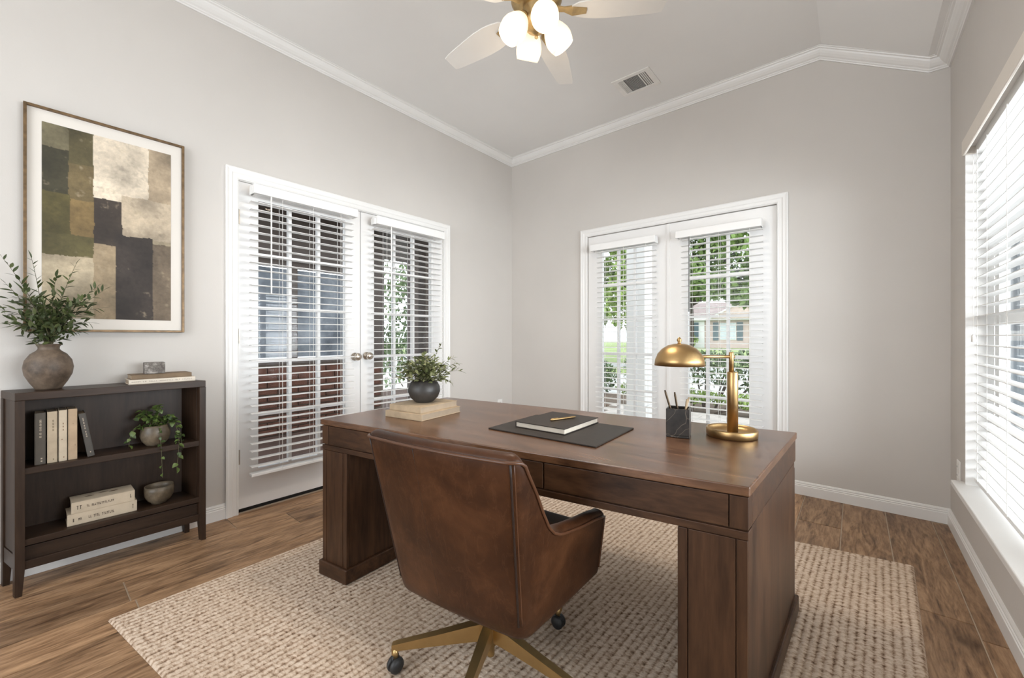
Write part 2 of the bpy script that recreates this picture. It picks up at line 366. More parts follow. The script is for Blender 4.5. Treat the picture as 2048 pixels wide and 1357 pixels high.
# baseboards
BP = [(0.0, 0.0), (0.014, 0.0), (0.014, 0.060), (0.011, 0.063), (0.012, 0.070), (0.008, 0.074), (0.009, 0.081), (0.005, 0.090), (0.0, 0.090)]
def base_run(name, pts, label):
    mb = MB(); mb.loft([[(x + n * nx, y + n * ny, z) for n, z in BP] for x, y, nx, ny in pts]); struct(name, mb, M_trim, label, 'baseboard')
base_run('baseboard_left', [(XL, YF, 1, 0), (XL, 0.768, 1, 0)], 'white baseboard behind the low bookcase')
base_run('baseboard_left', [(XL, 2.528, 1, 0), (XL, YB, 1, -1)], 'white baseboard between the two pairs of french doors')
base_run('baseboard_back', [(XL, YB, 1, -1), (-2.012, YB, 0, -1)], 'white baseboard in the corner left of the garden doors')
base_run('baseboard_back', [(-0.351, YB, 0, -1), (XR, YB, -1, -1)], 'white baseboard right of the garden doors')
base_run('baseboard_right', [(XR, YB, -1, -1), (XR, YF, -1, 0)], 'white baseboard under the wide window sill')

# casings
KP = [(0.0, 0.0), (0.0, 0.012), (0.006, 0.015), (0.012, 0.012), (0.030, 0.013), (0.036, 0.017), (0.050, 0.018), (0.060, 0.021), (0.067, 0.019), (0.067, 0.0)]
def casing(name, a0, a1, zt, f, label):
    mb = MB(); mb.loft([[f(*q) for q in row] for row in (
        [(a0 - a, 0.0, b) for a, b in KP], [(a0 - a, zt + a, b) for a, b in KP], [(a1 + a, zt + a, b) for a, b in KP], [(a1 + a, 0.0, b) for a, b in KP])])
    struct(name, mb, M_trim, label, 'casing')
casing('trim_4', D1[0], D1[1], D1[2], lambda a, z, b: (XL + b, a, z), 'white moulded casing around the inner french doors')
casing('trim_5', D2[0], D2[1], D2[2], lambda a, z, b: (a, YB - b, z), 'white moulded casing around the garden french doors')
mb = MB(); 
for (a, b_) in ((D1[0] - 0.001, D1[0] + 0.003), (D1[1] - 0.003, D1[1] + 0.001)): mb.box(XL - T, XL + 0.001, a, b_, 0, D1[2])
mb.box(XL - T, XL + 0.001, D1[0], D1[1], D1[2] - 0.003, D1[2] + 0.001)
struct('trim_6', mb, M_trim, 'white jamb lining of the inner french doors', 'jamb')

# floor: grout bed and wood-look planks
floor = struct('floor', box1(XL - T, XR + T, YF - T, YB + T, -0.10, -0.004), M_grout, 'floor of wood look planks laid towards the garden doors', 'floor')
PW, PL = 0.202, 1.21
joints = {-16: 0.768, -15: 1.03, -14: 0.279, -1: 2.29, 0: 2.195}
plank_mesh = {}
for k in range(-16, 1):
    x0, x1 = 0.350 + PW * k, 0.350 + PW * (k + 1)
    x0, x1 = max(x0, XL) + 0.0024, min(x1, XR) - 0.0024
    j = joints.get(k, (0.37 * k * 1.7) % PL)
    y = j - PL * math.ceil((j - YF) / PL)
    while y < YB:
        ya, yb = max(y, YF) + 0.0024, min(y + PL, YB) - 0.0024
        if yb - ya > 0.03:
            key = (round(x1 - x0, 3), round(yb - ya, 3))
            if key not in plank_mesh:
                w, l = key; b = 0.0012
                m_ = MB(); m_.hexa([(b, b, 0), (w - b, b, 0), (w - b, l - b, 0), (b, l - b, 0), (b, b, 0), (w - b, b, 0), (w - b, l - b, 0), (b, l - b, 0)])
                m_ = MB(); m_.loft([[(0, 0, -0.004), (w, 0, -0.004), (w, l, -0.004), (0, l, -0.004)], [(0, 0, -0.001), (w, 0, -0.001), (w, l, -0.001), (0, l, -0.001)], [(b, b, 0), (w - b, b, 0), (w - b, l - b, 0), (b, l - b, 0)]])
                plank_mesh[key] = m_.mesh('plank', M_plank)
            put('plank', plank_mesh[key], floor, (x0, ya, 0))
        y += PL

# ------------------------------------------------------------------ french doors
KNOB = [(0.0, 0.0), (0.027, 0.0), (0.030, 0.003), (0.028, 0.007), (0.012, 0.010), (0.010, 0.022), (0.016, 0.028), (0.026, 0.036), (0.029, 0.047), (0.026, 0.058), (0.016, 0.065), (0.0, 0.067)]
def french(name, label, leaves, face, inv, zb, zt, gz, knobs, hinges):
    """leaves: (a0, a1, g0, g1); face(a, depth, z) maps to world with depth growing away from the room"""
    d = thing(name, label, 'door', kind='structure')
    TH = 0.040
    def bx(a0, a1, d0, d1, z0, z1):
        P = [face(a, dd, z) for z in (z0, z1) for (a, dd) in ((a0, d0), (a1, d0), (a1, d1), (a0, d1))]; return MB().hexa(P)
    mv = 0.020
    for li, (a0, a1, g0, g1) in enumerate(leaves):
        mb = MB()
        for q in ((a0, g0, zb, zt), (g1, a1, zb, zt), (g0, g1, zb, gz[0]), (g0, g1, gz[1], zt)):
            s = bx(q[0], q[1], 0, TH, q[2], q[3]); mb.add(s.v, s.f)
        leaf = ob('leaf', mb, M_door, d)
        xs = [g0 + (g1 - g0) * i / 3 for i in range(4)]; zs = [gz[0] + (gz[1] - gz[0]) * i / 5 for i in range(6)]
        for x in xs[1:3]: ob('muntin', bx(x - mv / 2, x + mv / 2, 0.004, TH - 0.004, gz[0], gz[1]), M_door, leaf)
        for z in zs[1:5]: ob('muntin', bx(g0, g1, 0.006, TH - 0.006, z - mv / 2, z + mv / 2), M_door, leaf)
        pm = bx(0, xs[1] - xs[0] - mv, TH / 2 - 0.002, TH / 2 + 0.002, 0, zs[1] - zs[0] - mv)
        o0 = face(0, 0, 0); me = None
        for i in range(3):
            for j in range(5):
                A = xs[i] + mv / 2; Z = zs[j] + mv / 2; p = face(A, 0, Z)
                if me is None:
                    mbp = MB(); mbp.add([(v[0] - o0[0], v[1] - o0[1], v[2] - o0[2]) for v in pm.v], pm.f); me = mbp.mesh('pane', M_glass)
                # back-projected offset: panes share one mesh, each stands in its own opening
                put('pane', me, leaf, (p[0], p[1], p[2]))
        if knobs:
            ka, kz = knobs[li]
            m4 = inv; mb = MB(); mb.lathe(KNOB, 20, face(ka, 0.0, kz), m4)
            ob('door_knob', mb, M_nickel, leaf, smooth=True, label='satin nickel round knob')
        for ha in hinges[li]:
            for hz in (0.344, 1.088, 1.822):
                mb = MB(); p = face(ha, -0.006, hz); mb.tube([(p[0], p[1], hz - 0.045), (p[0], p[1], hz + 0.045)], 0.006, 8)
                s = bx(ha, ha + 0.012 * (1 if li == 0 else -1), -0.002, 0.001, hz - 0.045, hz + 0.045); mb.add(s.v, s.f)
                ob('hinge', mb, M_hinge, leaf)
    return d
fx = lambda a, d, z: (XL - 0.012 - d, a, z)
fy = lambda a, d, z: (a, YB + 0.012 + d, z)
rotx = Matrix.Rotation(R(90), 4, 'Y')     # z axis -> +x (into the room from the left wall)
roty = Matrix.Rotation(R(90), 4, 'X')     # z axis -> -y (into the room from the back wall)
french('door_1', 'white inner french doors with small panes, dim brick porch beyond', [(0.838, 1.643, 0.949, 1.525), (1.648, 2.455, 1.762, 2.330)], fx, rotx, 0.024, 2.040, (0.251, 1.945), [(1.600, 0.934), (1.697, 0.937)], [[0.836], []])
french('door_2', 'white french doors with small panes looking onto the garden', [(-1.936, -1.188, -1.794, -1.324), (-1.180, -0.423, -1.029, -0.594)], fy, roty, 0.010, 2.026, (0.290, 1.880), None, [[], []])
struct('trim_7', box1(XL - T, XL - 0.03, D1[0], D1[1], -0.003, 0.012), M_dark, 'threshold strip coloured as the dark gap under the inner french doors', 'threshold')  # void colour puts the shade of the door gap onto this strip
struct('trim_8', box1(-1.196, -1.172, YB + 0.004, YB + 0.014, 0.010, 2.026), M_door, 'slim white astragal where the garden doors meet', 'astragal')

# ------------------------------------------------------------------ blinds
def slat_profile(w=0.050, t=0.0028, crown=0.003, n=4):
    top = [(-w / 2 + w * i / n, crown * (1 - (2 * i / n - 1) ** 2) + t / 2) for i in range(n + 1)]
    return top + [(x, z - t) for x, z in reversed(top)]
def blind(name, label, a0, a1, f, depth_c, ztop, zbot, pitch, valance, cords, wand=None, vmat=None, tilt=0.0, group=None):
    b = thing(name, label, 'blind', f((a0 + a1) / 2, depth_c, zbot), group=group)
    org = b.location.copy()
    def loc(p): return (p[0] - org.x, p[1] - org.y, p[2] - org.z)
    def bx(a, b_, d0, d1, z0, z1): return MB().hexa([loc(f(u, dd, z)) for z in (z0, z1) for (u, dd) in ((a, d0), (b_, d0), (b_, d1), (a, d1))])
    pr = slat_profile(); ct, st = math.cos(tilt), math.sin(tilt)
    pr = [(x * ct - z * st, x * st + z * ct) for x, z in pr]
    rows = [[loc(f(u, depth_c + x, zbot + z)) for x, z in pr] for u in (a0, a1)]
    me = MB().loft(rows).mesh('slat', M_blind)
    z = zbot + pitch
    while z < ztop - 0.012:
        put('slat', me, b, (0, 0, z - zbot)); z += pitch
    ob('bottom_rail', bx(a0, a1, depth_c - 0.026, depth_c + 0.026, zbot - 0.012, zbot + 0.006), M_blind, b, bevel=0.003)
    ob('head_rail', bx(a0 + 0.004, a1 - 0.004, depth_c - 0.022, depth_c + 0.028, ztop, ztop + 0.045), M_blind, b)
    va0, va1, vd, vz0, vz1 = valance
    mb = bx(va0, va1, vd, vd + 0.012, vz0, vz1)
    for (e0, e1) in ((va0, va0 + 0.012), (va1 - 0.012, va1)):
        s = bx(e0, e1, vd + 0.012, vd + 0.075, vz0, vz1); mb.add(s.v, s.f)
    ob('valance', mb, vmat or M_blind, b, bevel=0.003)
    for cpos in cords:
        u = a0 + (a1 - a0) * cpos
        for dd in (-0.027, 0.027):
            ob('ladder_cord', MB().tube([loc(f(u, depth_c + dd, zbot)), loc(f(u, depth_c + dd, ztop))], 0.0012, 5), M_cord, b)
    if wand:
        wa, wz = wand
        ob('tilt_wand', MB().tube([loc(f(wa, depth_c - 0.034, ztop)), loc(f(wa, depth_c - 0.036, wz))], 0.0042, 8), M_white if vmat is None else M_wand, b)
    return b
fxr = lambda a, d, z: (XL - d, a, z)      # depth measured out of the room, negative = into the room
fyr = lambda a, d, z: (a, YB + d, z)
blind('venetian_blind', 'white open slat blind on the inner door leaf nearest the bookcase', 0.880, 1.545, fxr, -0.066, 1.955, 0.245, 0.0462, (0.887, 1.560, -0.110, 1.955, 2.012), (0.26, 0.55, 0.84), wand=(0.985, 1.352))
blind('venetian_blind', 'white open slat blind on the inner door leaf beside the corner', 1.702, 2.378, fxr, -0.066, 1.945, 0.245, 0.0462, (1.716, 2.384, -0.110, 1.945, 2.006), (0.16, 0.5, 0.84), wand=(1.845, 1.40))
blind('venetian_blind', 'white open slat blind on the left garden door leaf', -1.812, -1.264, fyr, -0.062, 1.868, 0.260, 0.0455, (-1.858, -1.258, -0.102, 1.868, 1.926), (0.14, 0.5, 0.86))
blind('venetian_blind', 'white open slat blind on the right garden door leaf behind the lamp', -1.062, -0.497, fyr, -0.062, 1.868, 0.260, 0.0455, (-1.094, -0.500, -0.102, 1.868, 1.926), (0.14, 0.5, 0.86), wand=(-0.99, 1.28), vmat=M_door)
fxw = lambda a, d, z: (XR + d, a, z)
blind('venetian_blind', 'wide white open slat blind over the large window at right edge', W1[0] + 0.015, W1[1] - 0.012, fxw, 0.052, 1.985, 0.385, 0.0470, (W1[0] - 0.01, W1[1] + 0.001, -0.014, 1.990, 2.062), (0.055, 0.25, 0.5, 0.78, 0.90, 0.972), vmat=M_valr)
# lift cord tassel of the wide blind
t = thing('cord_tassel', 'small white cord tassel hanging beside the wide window blind', 'cord', (XR + 0.012, 2.93, 1.06))
ob('cord', MB().tube([(0, 0, 0.03), (0, 0, 0.90)], 0.0011, 5), M_cord, t)
ob('tassel', MB().lathe([(0.003, 0.035), (0.007, 0.030), (0.008, 0.0), (0.0, -0.002)], 12), M_white, t, smooth=True)

# ------------------------------------------------------------------ wide window
w = thing('window_1', 'wide white framed window behind the blind at right edge', 'window', kind='structure')
X0, X1 = XR + 0.100, XR + 0.135
def wbx(x0, x1, y0, y1, z0, z1): return MB().box(x0, x1, y0, y1, z0, z1)
for (y0, y1, z0, z1) in ((W1[0], W1[0] + 0.05, W1[2], W1[3]), (W1[1] - 0.05, W1[1], W1[2], W1[3]), (W1[0] + 0.05, W1[1] - 0.05, W1[3] - 0.05, W1[3]), (W1[0] + 0.05, W1[1] - 0.05, W1[2], W1[2] + 0.05)):
    ob('window_frame', wbx(X0, X1, y0, y1, z0, z1), M_trim, w)
ym = [W1[0], 1.27, 2.15, W1[1]]
for y in ym[1:3]: ob('mullion', wbx(X0 - 0.003, X1 + 0.003, y - 0.03, y + 0.03, W1[2] + 0.05, W1[3] - 0.05), M_trim, w)
ob('meeting_rail', wbx(X0 + 0.004, X1 - 0.004, W1[0] + 0.05, W1[1] - 0.05, 1.15, 1.19), M_trim, w)
for i in range(3):
    for (z0, z1) in ((W1[2] + 0.05, 1.15), (1.19, W1[3] - 0.05)):
        ob('pane', wbx(X0 + 0.015, X0 + 0.019, ym[i] + 0.03, ym[i + 1] - 0.03, z0, z1), M_glass, w)
mb = MB()
for (y0, y1) in ((W1[0] - 0.001, W1[0] + 0.004), (W1[1] - 0.004, W1[1] + 0.001)): mb.box(XR - 0.002, XR + T, y0, y1, W1[2], W1[3])
mb.box(XR - 0.002, XR + T, W1[0], W1[1], W1[3] - 0.004, W1[3] + 0.001)
struct('trim_9', mb, M_trim, 'white reveal lining of the wide window', 'jamb')
struct('trim_10', box1(0.383, XR + T, W1[0] - 0.06, W1[1] + 0.055, 0.320, 0.347), M_trim, 'white window sill projecting over the baseboard', 'sill', bevel=0.004)

# ------------------------------------------------------------------ outlets, ceiling vent
def outlet(label, loc, rz):
    o = thing('wall_outlet', label, 'outlet', loc, rz)     # local +x faces the room
    ob('cover_plate', box1(0, 0.006, -0.035, 0.035, -0.057, 0.057), M_white, o, bevel=0.002)
    for z in (-0.022, 0.022):
        s = ob('socket', box1(0.006, 0.009, -0.016, 0.016, z - 0.013, z + 0.013), M_white, o, bevel=0.001)
        for yy in (-0.006, 0.006): ob('slot', box1(0.0088, 0.0094, yy - 0.001, yy + 0.001, z - 0.003, z + 0.006), M_dark, s)
outlet('white wall outlet near the corner behind the desk', (XL, 3.235, 0.365), 0)
outlet('white wall outlet beside the wide window sill', (XR, 3.175, 0.372), math.pi)
v = thing('ceiling_vent', 'white rectangular air vent in the ceiling', 'vent', (-1.265, 2.972, ZC))
mb = MB()
for q in ((-0.145, 0.145, -0.122, -0.090), (-0.145, 0.145, 0.090, 0.122), (-0.145, -0.105, -0.09, 0.09), (0.105, 0.145, -0.09, 0.09)): mb.box(q[0], q[1], q[2], q[3], -0.007, 0.0)
ob('vent_frame', mb, M_white, v, bevel=0.002)
ob('duct_shade_sheet', box1(-0.105, 0.105, -0.09, 0.09, -0.0015, -0.0005), plain('duct_shade_grey', (0.16, 0.155, 0.15), 0.8), v)  # flat sheet, the shade inside the vent is put into its grey
ob('divider', box1(0.048, 0.056, -0.09, 0.09, -0.006, -0.0016), M_white, v)
lm = MB().hexa([(-0.0035, -0.089, -0.0062), (-0.002, -0.089, -0.0062), (-0.002, 0.089, -0.0062), (-0.0035, 0.089, -0.0062), (0.001, -0.089, -0.0017), (0.0025, -0.089, -0.0017), (0.0025, 0.089, -0.0017), (0.001, 0.089, -0.0017)]).mesh('louver', M_white)
for i in range(9): put('louver', lm, v, (-0.100 + 0.0105 * i * 1.0, 0, 0)) if i < 4 else None
lm2 = MB().hexa([(-0.052, -0.003, -0.0062), (0.046, -0.003, -0.0062), (0.046, -0.0015, -0.0062), (-0.052, -0.0015, -0.0062), (-0.052, 0.0005, -0.0017), (0.046, 0.0005, -0.0017), (0.046, 0.002, -0.0017), (-0.052, 0.002, -0.0017)]).mesh('louver', M_white)
for i in range(14): put('louver', lm2, v, (0, -0.084 + 0.0128 * i, 0))
for i in range(3): put('louver', lm, v, (0.068 + 0.013 * i, 0, 0))

# ------------------------------------------------------------------ ceiling fan
FC = (-1.145, 1.545)
fan = thing('ceiling_fan', 'white bladed ceiling fan with four lit glass shades', 'ceiling fan', (FC[0], FC[1], 2.46))
def fz(z): return z - 2.46
ob('downrod', MB().lathe([(0.0, fz(ZC)), (0.065, fz(ZC)), (0.068, fz(2.99)), (0.045, fz(2.955)), (0.014, fz(2.94)), (0.014, fz(2.76)), (0.0, fz(2.76))], 24), M_fanbrass, fan, smooth=True)
ob('motor_housing', MB().lathe([(0.0, fz(2.77)), (0.05, fz(2.765)), (0.085, fz(2.745)), (0.118, fz(2.70)), (0.120, fz(2.665)), (0.105, fz(2.640)), (0.075, fz(2.628)), (0.0, fz(2.628))], 32), M_fanbrass, fan, smooth=True)
hub = ob('light_fitter', MB().lathe([(0.0, fz(2.632)), (0.062, fz(2.632)), (0.066, fz(2.615)), (0.052, fz(2.590)), (0.058, fz(2.575)), (0.062, fz(2.560)), (0.048, fz(2.535)), (0.022, fz(2.518)), (0.010, fz(2.505)), (0.0, fz(2.503))], 28), M_fanbrass, fan, smooth=True)
bl = MB(); N_ = 14; top = []; bot = []
for i in range(N_ + 1):
    s = i / N_; r = 0.165 + 0.425 * s
    hw = float(np.interp(s, [0, 0.08, 0.25, 0.45, 0.8, 1.0], [0.030, 0.056, 0.071, 0.071, 0.056, 0.045]))
    if s > 0.93: hw *= 1 - 0.10 * ((s - 0.93) / 0.07) ** 2
    tw = math.tan(R(10)) * hw
    top.append(((r, hw, tw + 0.003), (r, -hw, -tw + 0.003))); bot.append(((r, hw, tw - 0.003), (r, -hw, -tw - 0.003)))
rows = [[t_[0], t_[1], b_[1], b_[0]] for t_, b_ in zip(top, bot)]
bme = MB().loft(rows).mesh('blade', M_blade)
ime = MB().loft([[(r, h, z), (r, -h, z), (r, -h, z - 0.006), (r, h, z - 0.006)] for r, h, z in ((0.085, 0.018, 0.012), (0.13, 0.014, 0.006), (0.17, 0.028, -0.002), (0.235, 0.016, -0.003))]).mesh('blade_iron', M_fanbrass)
for k in range(5):
    a = R(37 + 72 * k)
    b_ = put('blade', bme, fan, (0, 0, fz(2.618)), (0, 0, a)); put('blade_iron', ime, b_, (0, 0, 0))
SH = [(0.028, 0.0), (0.038, -0.010), (0.052, -0.035), (0.061, -0.062), (0.0625, -0.082), (0.058, -0.105), (0.052, -0.122), (0.049, -0.121), (0.055, -0.104), (0.059, -0.082), (0.0575, -0.062), (0.049, -0.036), (0.035, -0.012), (0.0, -0.006)]
for k in range(4):
    a = R(56 + 90 * k); d = Vector((math.cos(a), math.sin(a), 0))
    m4 = Matrix.Rotation(a, 4, 'Z') @ Matrix.Rotation(R(-36), 4, 'Y')
    base = Vector((0, 0, fz(2.578))) + d * 0.062
    arm = ob('lamp_arm', MB().tube([tuple(Vector((0, 0, fz(2.575))) + d * 0.03), tuple(base + d * 0.004)], [0.013, 0.017], 12), M_fanbrass, fan, smooth=True)
    mb = MB(); mb.lathe([(0.0, 0.012), (0.024, 0.010), (0.030, -0.002), (0.0295, -0.012), (0.0, -0.012)], 20, tuple(base), m4); ob('shade_holder', mb, M_fanbrass, fan, smooth=True)
    mb = MB(); mb.lathe(SH, 28, tuple(base + m4 @ Vector((0, 0, -0.008))), m4); ob('lamp_shade', mb, M_shade, fan, smooth=True, label='lit opal glass shade')
    p = base + m4 @ Vector((0, 0, -0.135))
    l = bpy.data.lights.new('fan_bulb', 'POINT'); l.energy = FAN_W; l.color = (1.0, 0.85, 0.67); l.shadow_soft_size = 0.045
    lo = bpy.data.objects.new('fan_bulb', l); C.objects.link(lo); lo.location = (FC[0] + p.x, FC[1] + p.y, 2.46 + p.z); lo.rotation_euler = m4.to_euler()
    l = bpy.data.lights.new('fan_bulb_downlight', 'SPOT'); l.energy = FAN_DOWN; l.color = (1.0, 0.92, 0.82); l.shadow_soft_size = 0.045; l.spot_size = R(150); l.spot_blend = 0.7
    l2 = bpy.data.objects.new('fan_bulb_downlight', l); C.objects.link(l2); l2.location = lo.location; l2.rotation_euler = (Matrix.Rotation(a, 4, 'Z') @ Matrix.Rotation(R(-18), 4, 'Y')).to_euler()
ob('pull_finial', MB().lathe([(0.0, fz(2.505)), (0.007, fz(2.50)), (0.009, fz(2.492)), (0.0, fz(2.484))], 12), M_fanbrass, fan, smooth=True)

# ------------------------------------------------------------------ rug
RQ = [Vector(p) for p in ((-2.18, 0.202), (0.130, 0.560), (0.217, 2.686), (-2.19, 2.27))]
nx, ny = 640, 400
S, Tt = np.meshgrid(np.linspace(0, 1, nx + 1), np.linspace(0, 1, ny + 1))
q = [np.array(p) for p in RQ]
XY = ((1 - S) * (1 - Tt))[..., None] * q[0] + (S * (1 - Tt))[..., None] * q[1] + (S * Tt)[..., None] * q[2] + ((1 - S) * Tt)[..., None] * q[3]
um, vm = S * 2.36, Tt * 2.14
RP = 0.0245
ph = um / RP * math.pi
jit = rng.random((ny + 1, 160))
col = np.clip((um / RP).astype(int), 0, 159)
loop = np.abs(np.sin(vm / 0.0135 * math.pi + col * 2.1)) ** 0.7
rowi = np.arange(ny + 1)[:, None].repeat(nx + 1, 1)
zz = 0.0075 + 0.0042 * np.abs(np.sin(ph)) ** 0.6 * (0.55 + 0.45 * loop) + 0.0016 * (jit[rowi, col] - 0.5)
edge = np.minimum(np.minimum(S, 1 - S) * 2.36, np.minimum(Tt, 1 - Tt) * 2.14)
zz = np.where(edge < 0.012, 0.010 * np.sqrt(np.clip(edge / 0.012, 0, 1)) + 0.0008, zz)
V = np.concatenate([XY, zz[..., None]], 2).reshape(-1, 3)
idx = np.arange((nx + 1) * (ny + 1)).reshape(ny + 1, nx + 1)
F = np.stack([idx[:-1, :-1], idx[:-1, 1:], idx[1:, 1:], idx[1:, :-1]], -1).reshape(-1, 4)
me = bpy.data.meshes.new('area_rug'); me.vertices.add(len(V)); me.vertices.foreach_set('co', V.ravel())
me.loops.add(F.size); me.loops.foreach_set('vertex_index', F.ravel()); me.polygons.add(len(F))
me.polygons.foreach_set('loop_start', np.arange(0, F.size, 4)); me.update(calc_edges=True)
uv = me.uv_layers.new(name='UVMap'); UVs = np.stack([um, vm], -1).reshape(-1, 2)[F.ravel()]; uv.data.foreach_set('uv', UVs.ravel())
me.materials.append(M_rug); me.polygons.foreach_set('use_smooth', [True] * len(me.polygons))
tag(put('area_rug', me), 'beige and brown looped wool rug under the desk', 'rug')
RZ = 0.0134

# ------------------------------------------------------------------ desk
DZ = 0.712
DQ = [Vector((-1.850, 0.860)), Vector((-0.197, 1.150)), Vector((-0.170, 1.930)), Vector((-1.922, 1.668))]
DL, DW = 1.70, 0.79
dorg = (sum(p.x for p in DQ) / 4, sum(p.y for p in DQ) / 4, RZ)
desk = thing('executive_desk', 'large dark walnut desk with panel legs standing on the rug', 'desk', dorg)
def dmap(x, y, z):
    s, t_ = x / DL, y / DW
    p = DQ[0] * (1 - s) * (1 - t_) + DQ[1] * s * (1 - t_) + DQ[2] * s * t_ + DQ[3] * (1 - s) * t_
    return (p.x - dorg[0], p.y - dorg[1], z - dorg[2])
def dbox(x0, x1, y0, y1, z0, z1):
    return MB().hexa([dmap(x, y, z) for z in (z0, z1) for (x, y) in ((x0, y0), (x1, y0), (x1, y1), (x0, y1))])
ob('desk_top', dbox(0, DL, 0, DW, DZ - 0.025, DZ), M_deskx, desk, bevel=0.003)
g = 0.005; zt0 = DZ - 0.028; za = DZ - 0.112; zr = DZ - 0.135
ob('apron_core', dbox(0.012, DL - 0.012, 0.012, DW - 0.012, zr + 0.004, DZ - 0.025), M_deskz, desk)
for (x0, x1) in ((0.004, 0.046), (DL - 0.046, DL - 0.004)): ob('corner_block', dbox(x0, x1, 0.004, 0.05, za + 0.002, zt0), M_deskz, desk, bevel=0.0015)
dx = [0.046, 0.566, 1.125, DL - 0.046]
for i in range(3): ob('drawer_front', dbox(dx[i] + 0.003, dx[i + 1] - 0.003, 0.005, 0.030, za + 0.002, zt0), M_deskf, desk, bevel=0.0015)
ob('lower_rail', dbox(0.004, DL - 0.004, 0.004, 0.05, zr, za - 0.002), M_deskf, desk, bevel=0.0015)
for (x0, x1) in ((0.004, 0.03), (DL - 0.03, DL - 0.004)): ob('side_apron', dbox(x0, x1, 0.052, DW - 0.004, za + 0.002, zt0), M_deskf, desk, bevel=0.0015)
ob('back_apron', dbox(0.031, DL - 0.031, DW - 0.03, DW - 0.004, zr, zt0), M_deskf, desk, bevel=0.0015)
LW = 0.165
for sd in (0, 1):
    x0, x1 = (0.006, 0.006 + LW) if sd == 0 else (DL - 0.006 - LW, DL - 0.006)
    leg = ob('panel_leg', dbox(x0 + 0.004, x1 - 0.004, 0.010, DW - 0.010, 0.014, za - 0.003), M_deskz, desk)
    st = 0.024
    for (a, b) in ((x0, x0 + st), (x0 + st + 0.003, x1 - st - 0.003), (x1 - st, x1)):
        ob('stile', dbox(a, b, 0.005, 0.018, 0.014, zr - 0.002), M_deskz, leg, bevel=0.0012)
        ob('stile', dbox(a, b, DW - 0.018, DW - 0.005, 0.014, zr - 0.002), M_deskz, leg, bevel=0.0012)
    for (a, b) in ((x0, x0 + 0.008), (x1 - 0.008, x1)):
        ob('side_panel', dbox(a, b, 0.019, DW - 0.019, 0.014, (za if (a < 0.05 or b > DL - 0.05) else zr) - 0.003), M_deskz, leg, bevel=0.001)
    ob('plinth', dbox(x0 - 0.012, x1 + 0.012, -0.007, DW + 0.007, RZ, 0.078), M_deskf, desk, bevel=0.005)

# ------------------------------------------------------------------ swivel chair
CH = (-0.880, 0.930); CA = R(8)
ch = thing('swivel_chair', 'cognac leather swivel armchair on brass base at the desk', 'chair', (CH[0], CH[1], RZ), CA)
def cz(z): return z - RZ
ZB0, ZREF = 0.305, 0.812
def plan(fr, bk, r, ns=16, na=8, nb=16, bulge=0.0):
    """U path from left arm front, round the back, to right arm front; fr=(x,y) front, bk=(x,y) back corner"""
    fxx, fyy = fr; bx_, by = bk
    A = Vector((fxx, fyy)); B = Vector((bx_, by)); u = (A - B).normalized()
    ang = math.acos(max(-1, min(1, u.dot(Vector((-1, 0)))))); d = r / math.tan(ang / 2)
    p1 = B + u * d; p2 = B + Vector((-1, 0)) * d
    right = []
    for i in range(na + 1):
        t_ = i / na; right.append(p2 * (1 - t_) ** 2 + B * 2 * t_ * (1 - t_) + p1 * t_ ** 2)
    for i in range(1, ns + 1): right.append(p1 + (A - p1) * i / ns)
    half = [Vector((p2.x * i / nb, p2.y - bulge * (1 - (i / nb) ** 2))) for i in range(nb)]
    rr = half + right
    return [Vector((-p.x, p.y)) for p in reversed(rr[1:])] + rr
Pb = plan((0.272, 0.232), (0.226, -0.158), 0.055, bulge=0.006)
Pt = plan((0.338, 0.215), (0.262, -0.262), 0.055, bulge=0.012)
prof = [(-0.40, 0.812), (-0.240, 0.812), (-0.215, 0.800), (-0.190, 0.762), (-0.165, 0.712), (-0.138, 0.655), (-0.105, 0.600), (-0.070, 0.575), (-0.020, 0.560), (0.086, 0.543), (0.180, 0.534), (0.225, 0.524), (0.3, 0.52)]
def hgt(y): return float(np.interp(y, [p[0] for p in prof], [p[1] for p in prof]))
def at(i, z):
    k = (z - ZB0) / (ZREF - ZB0); return Pb[i] * (1 - k) + Pt[i] * k
npt = len(Pb); TH = 0.052
hs = []
for i in range(npt):
    y = Pt[i].y
    for _ in range(4): y = at(i, hgt(y)).y
    hs.append(hgt(y))
for _ in range(2): hs = [hs[0]] + [(hs[i - 1] + 2 * hs[i] + hs[i + 1]) / 4 for i in range(1, npt - 1)] + [hs[-1]]
rows = []; pipe = []; seamL = None
for i in range(npt):
    h = hs[i]; a, b = max(i - 1, 0), min(i + 1, npt - 1)
    tg = (at(b, h) - at(a, h)).normalized(); nin = Vector((-tg.y, tg.x))      # towards the sitter
    row = []
    p = at(i, ZB0); row.append((*(p + nin * 0.030), cz(ZB0 + 0.004))); row.append((*(p + nin * 0.012), cz(ZB0 - 0.001)))
    for kz in np.linspace(0.012, 1, 9):
        z = ZB0 + (h - TH * 0.36 - ZB0) * kz; p = at(i, z); row.append((*p, cz(z)))
    pipe.append(Vector((*(p - nin * 0.001), cz(h - TH * 0.34))))
    for q_ in (35, 70, 110, 145):
        z = h - TH * 0.36 + TH * 0.36 * math.sin(R(q_)); pp = at(i, h - TH * 0.36) + nin * (TH / 2) * (1 - math.cos(R(q_))); row.append((*pp, cz(z)))
    for kz in np.linspace(0, 1, 6):
        z = (h - TH * 0.36) * (1 - kz) + 0.40 * kz; p = at(i, z) + nin * (TH + 0.012 * kz); row.append((*p, cz(z)))
    rows.append(row)
def nudge(row, d): return [(p[0], p[1] + d, p[2]) for p in row]
rows2 = [nudge(rows[0], 0.010), nudge(rows[0], 0.007)] + rows + [nudge(rows[-1], 0.007), nudge(rows[-1], 0.010)]
mb = MB(); mb.loft(rows2)
ob('shell', mb, M_leather, ch, smooth=True, subsurf=1)
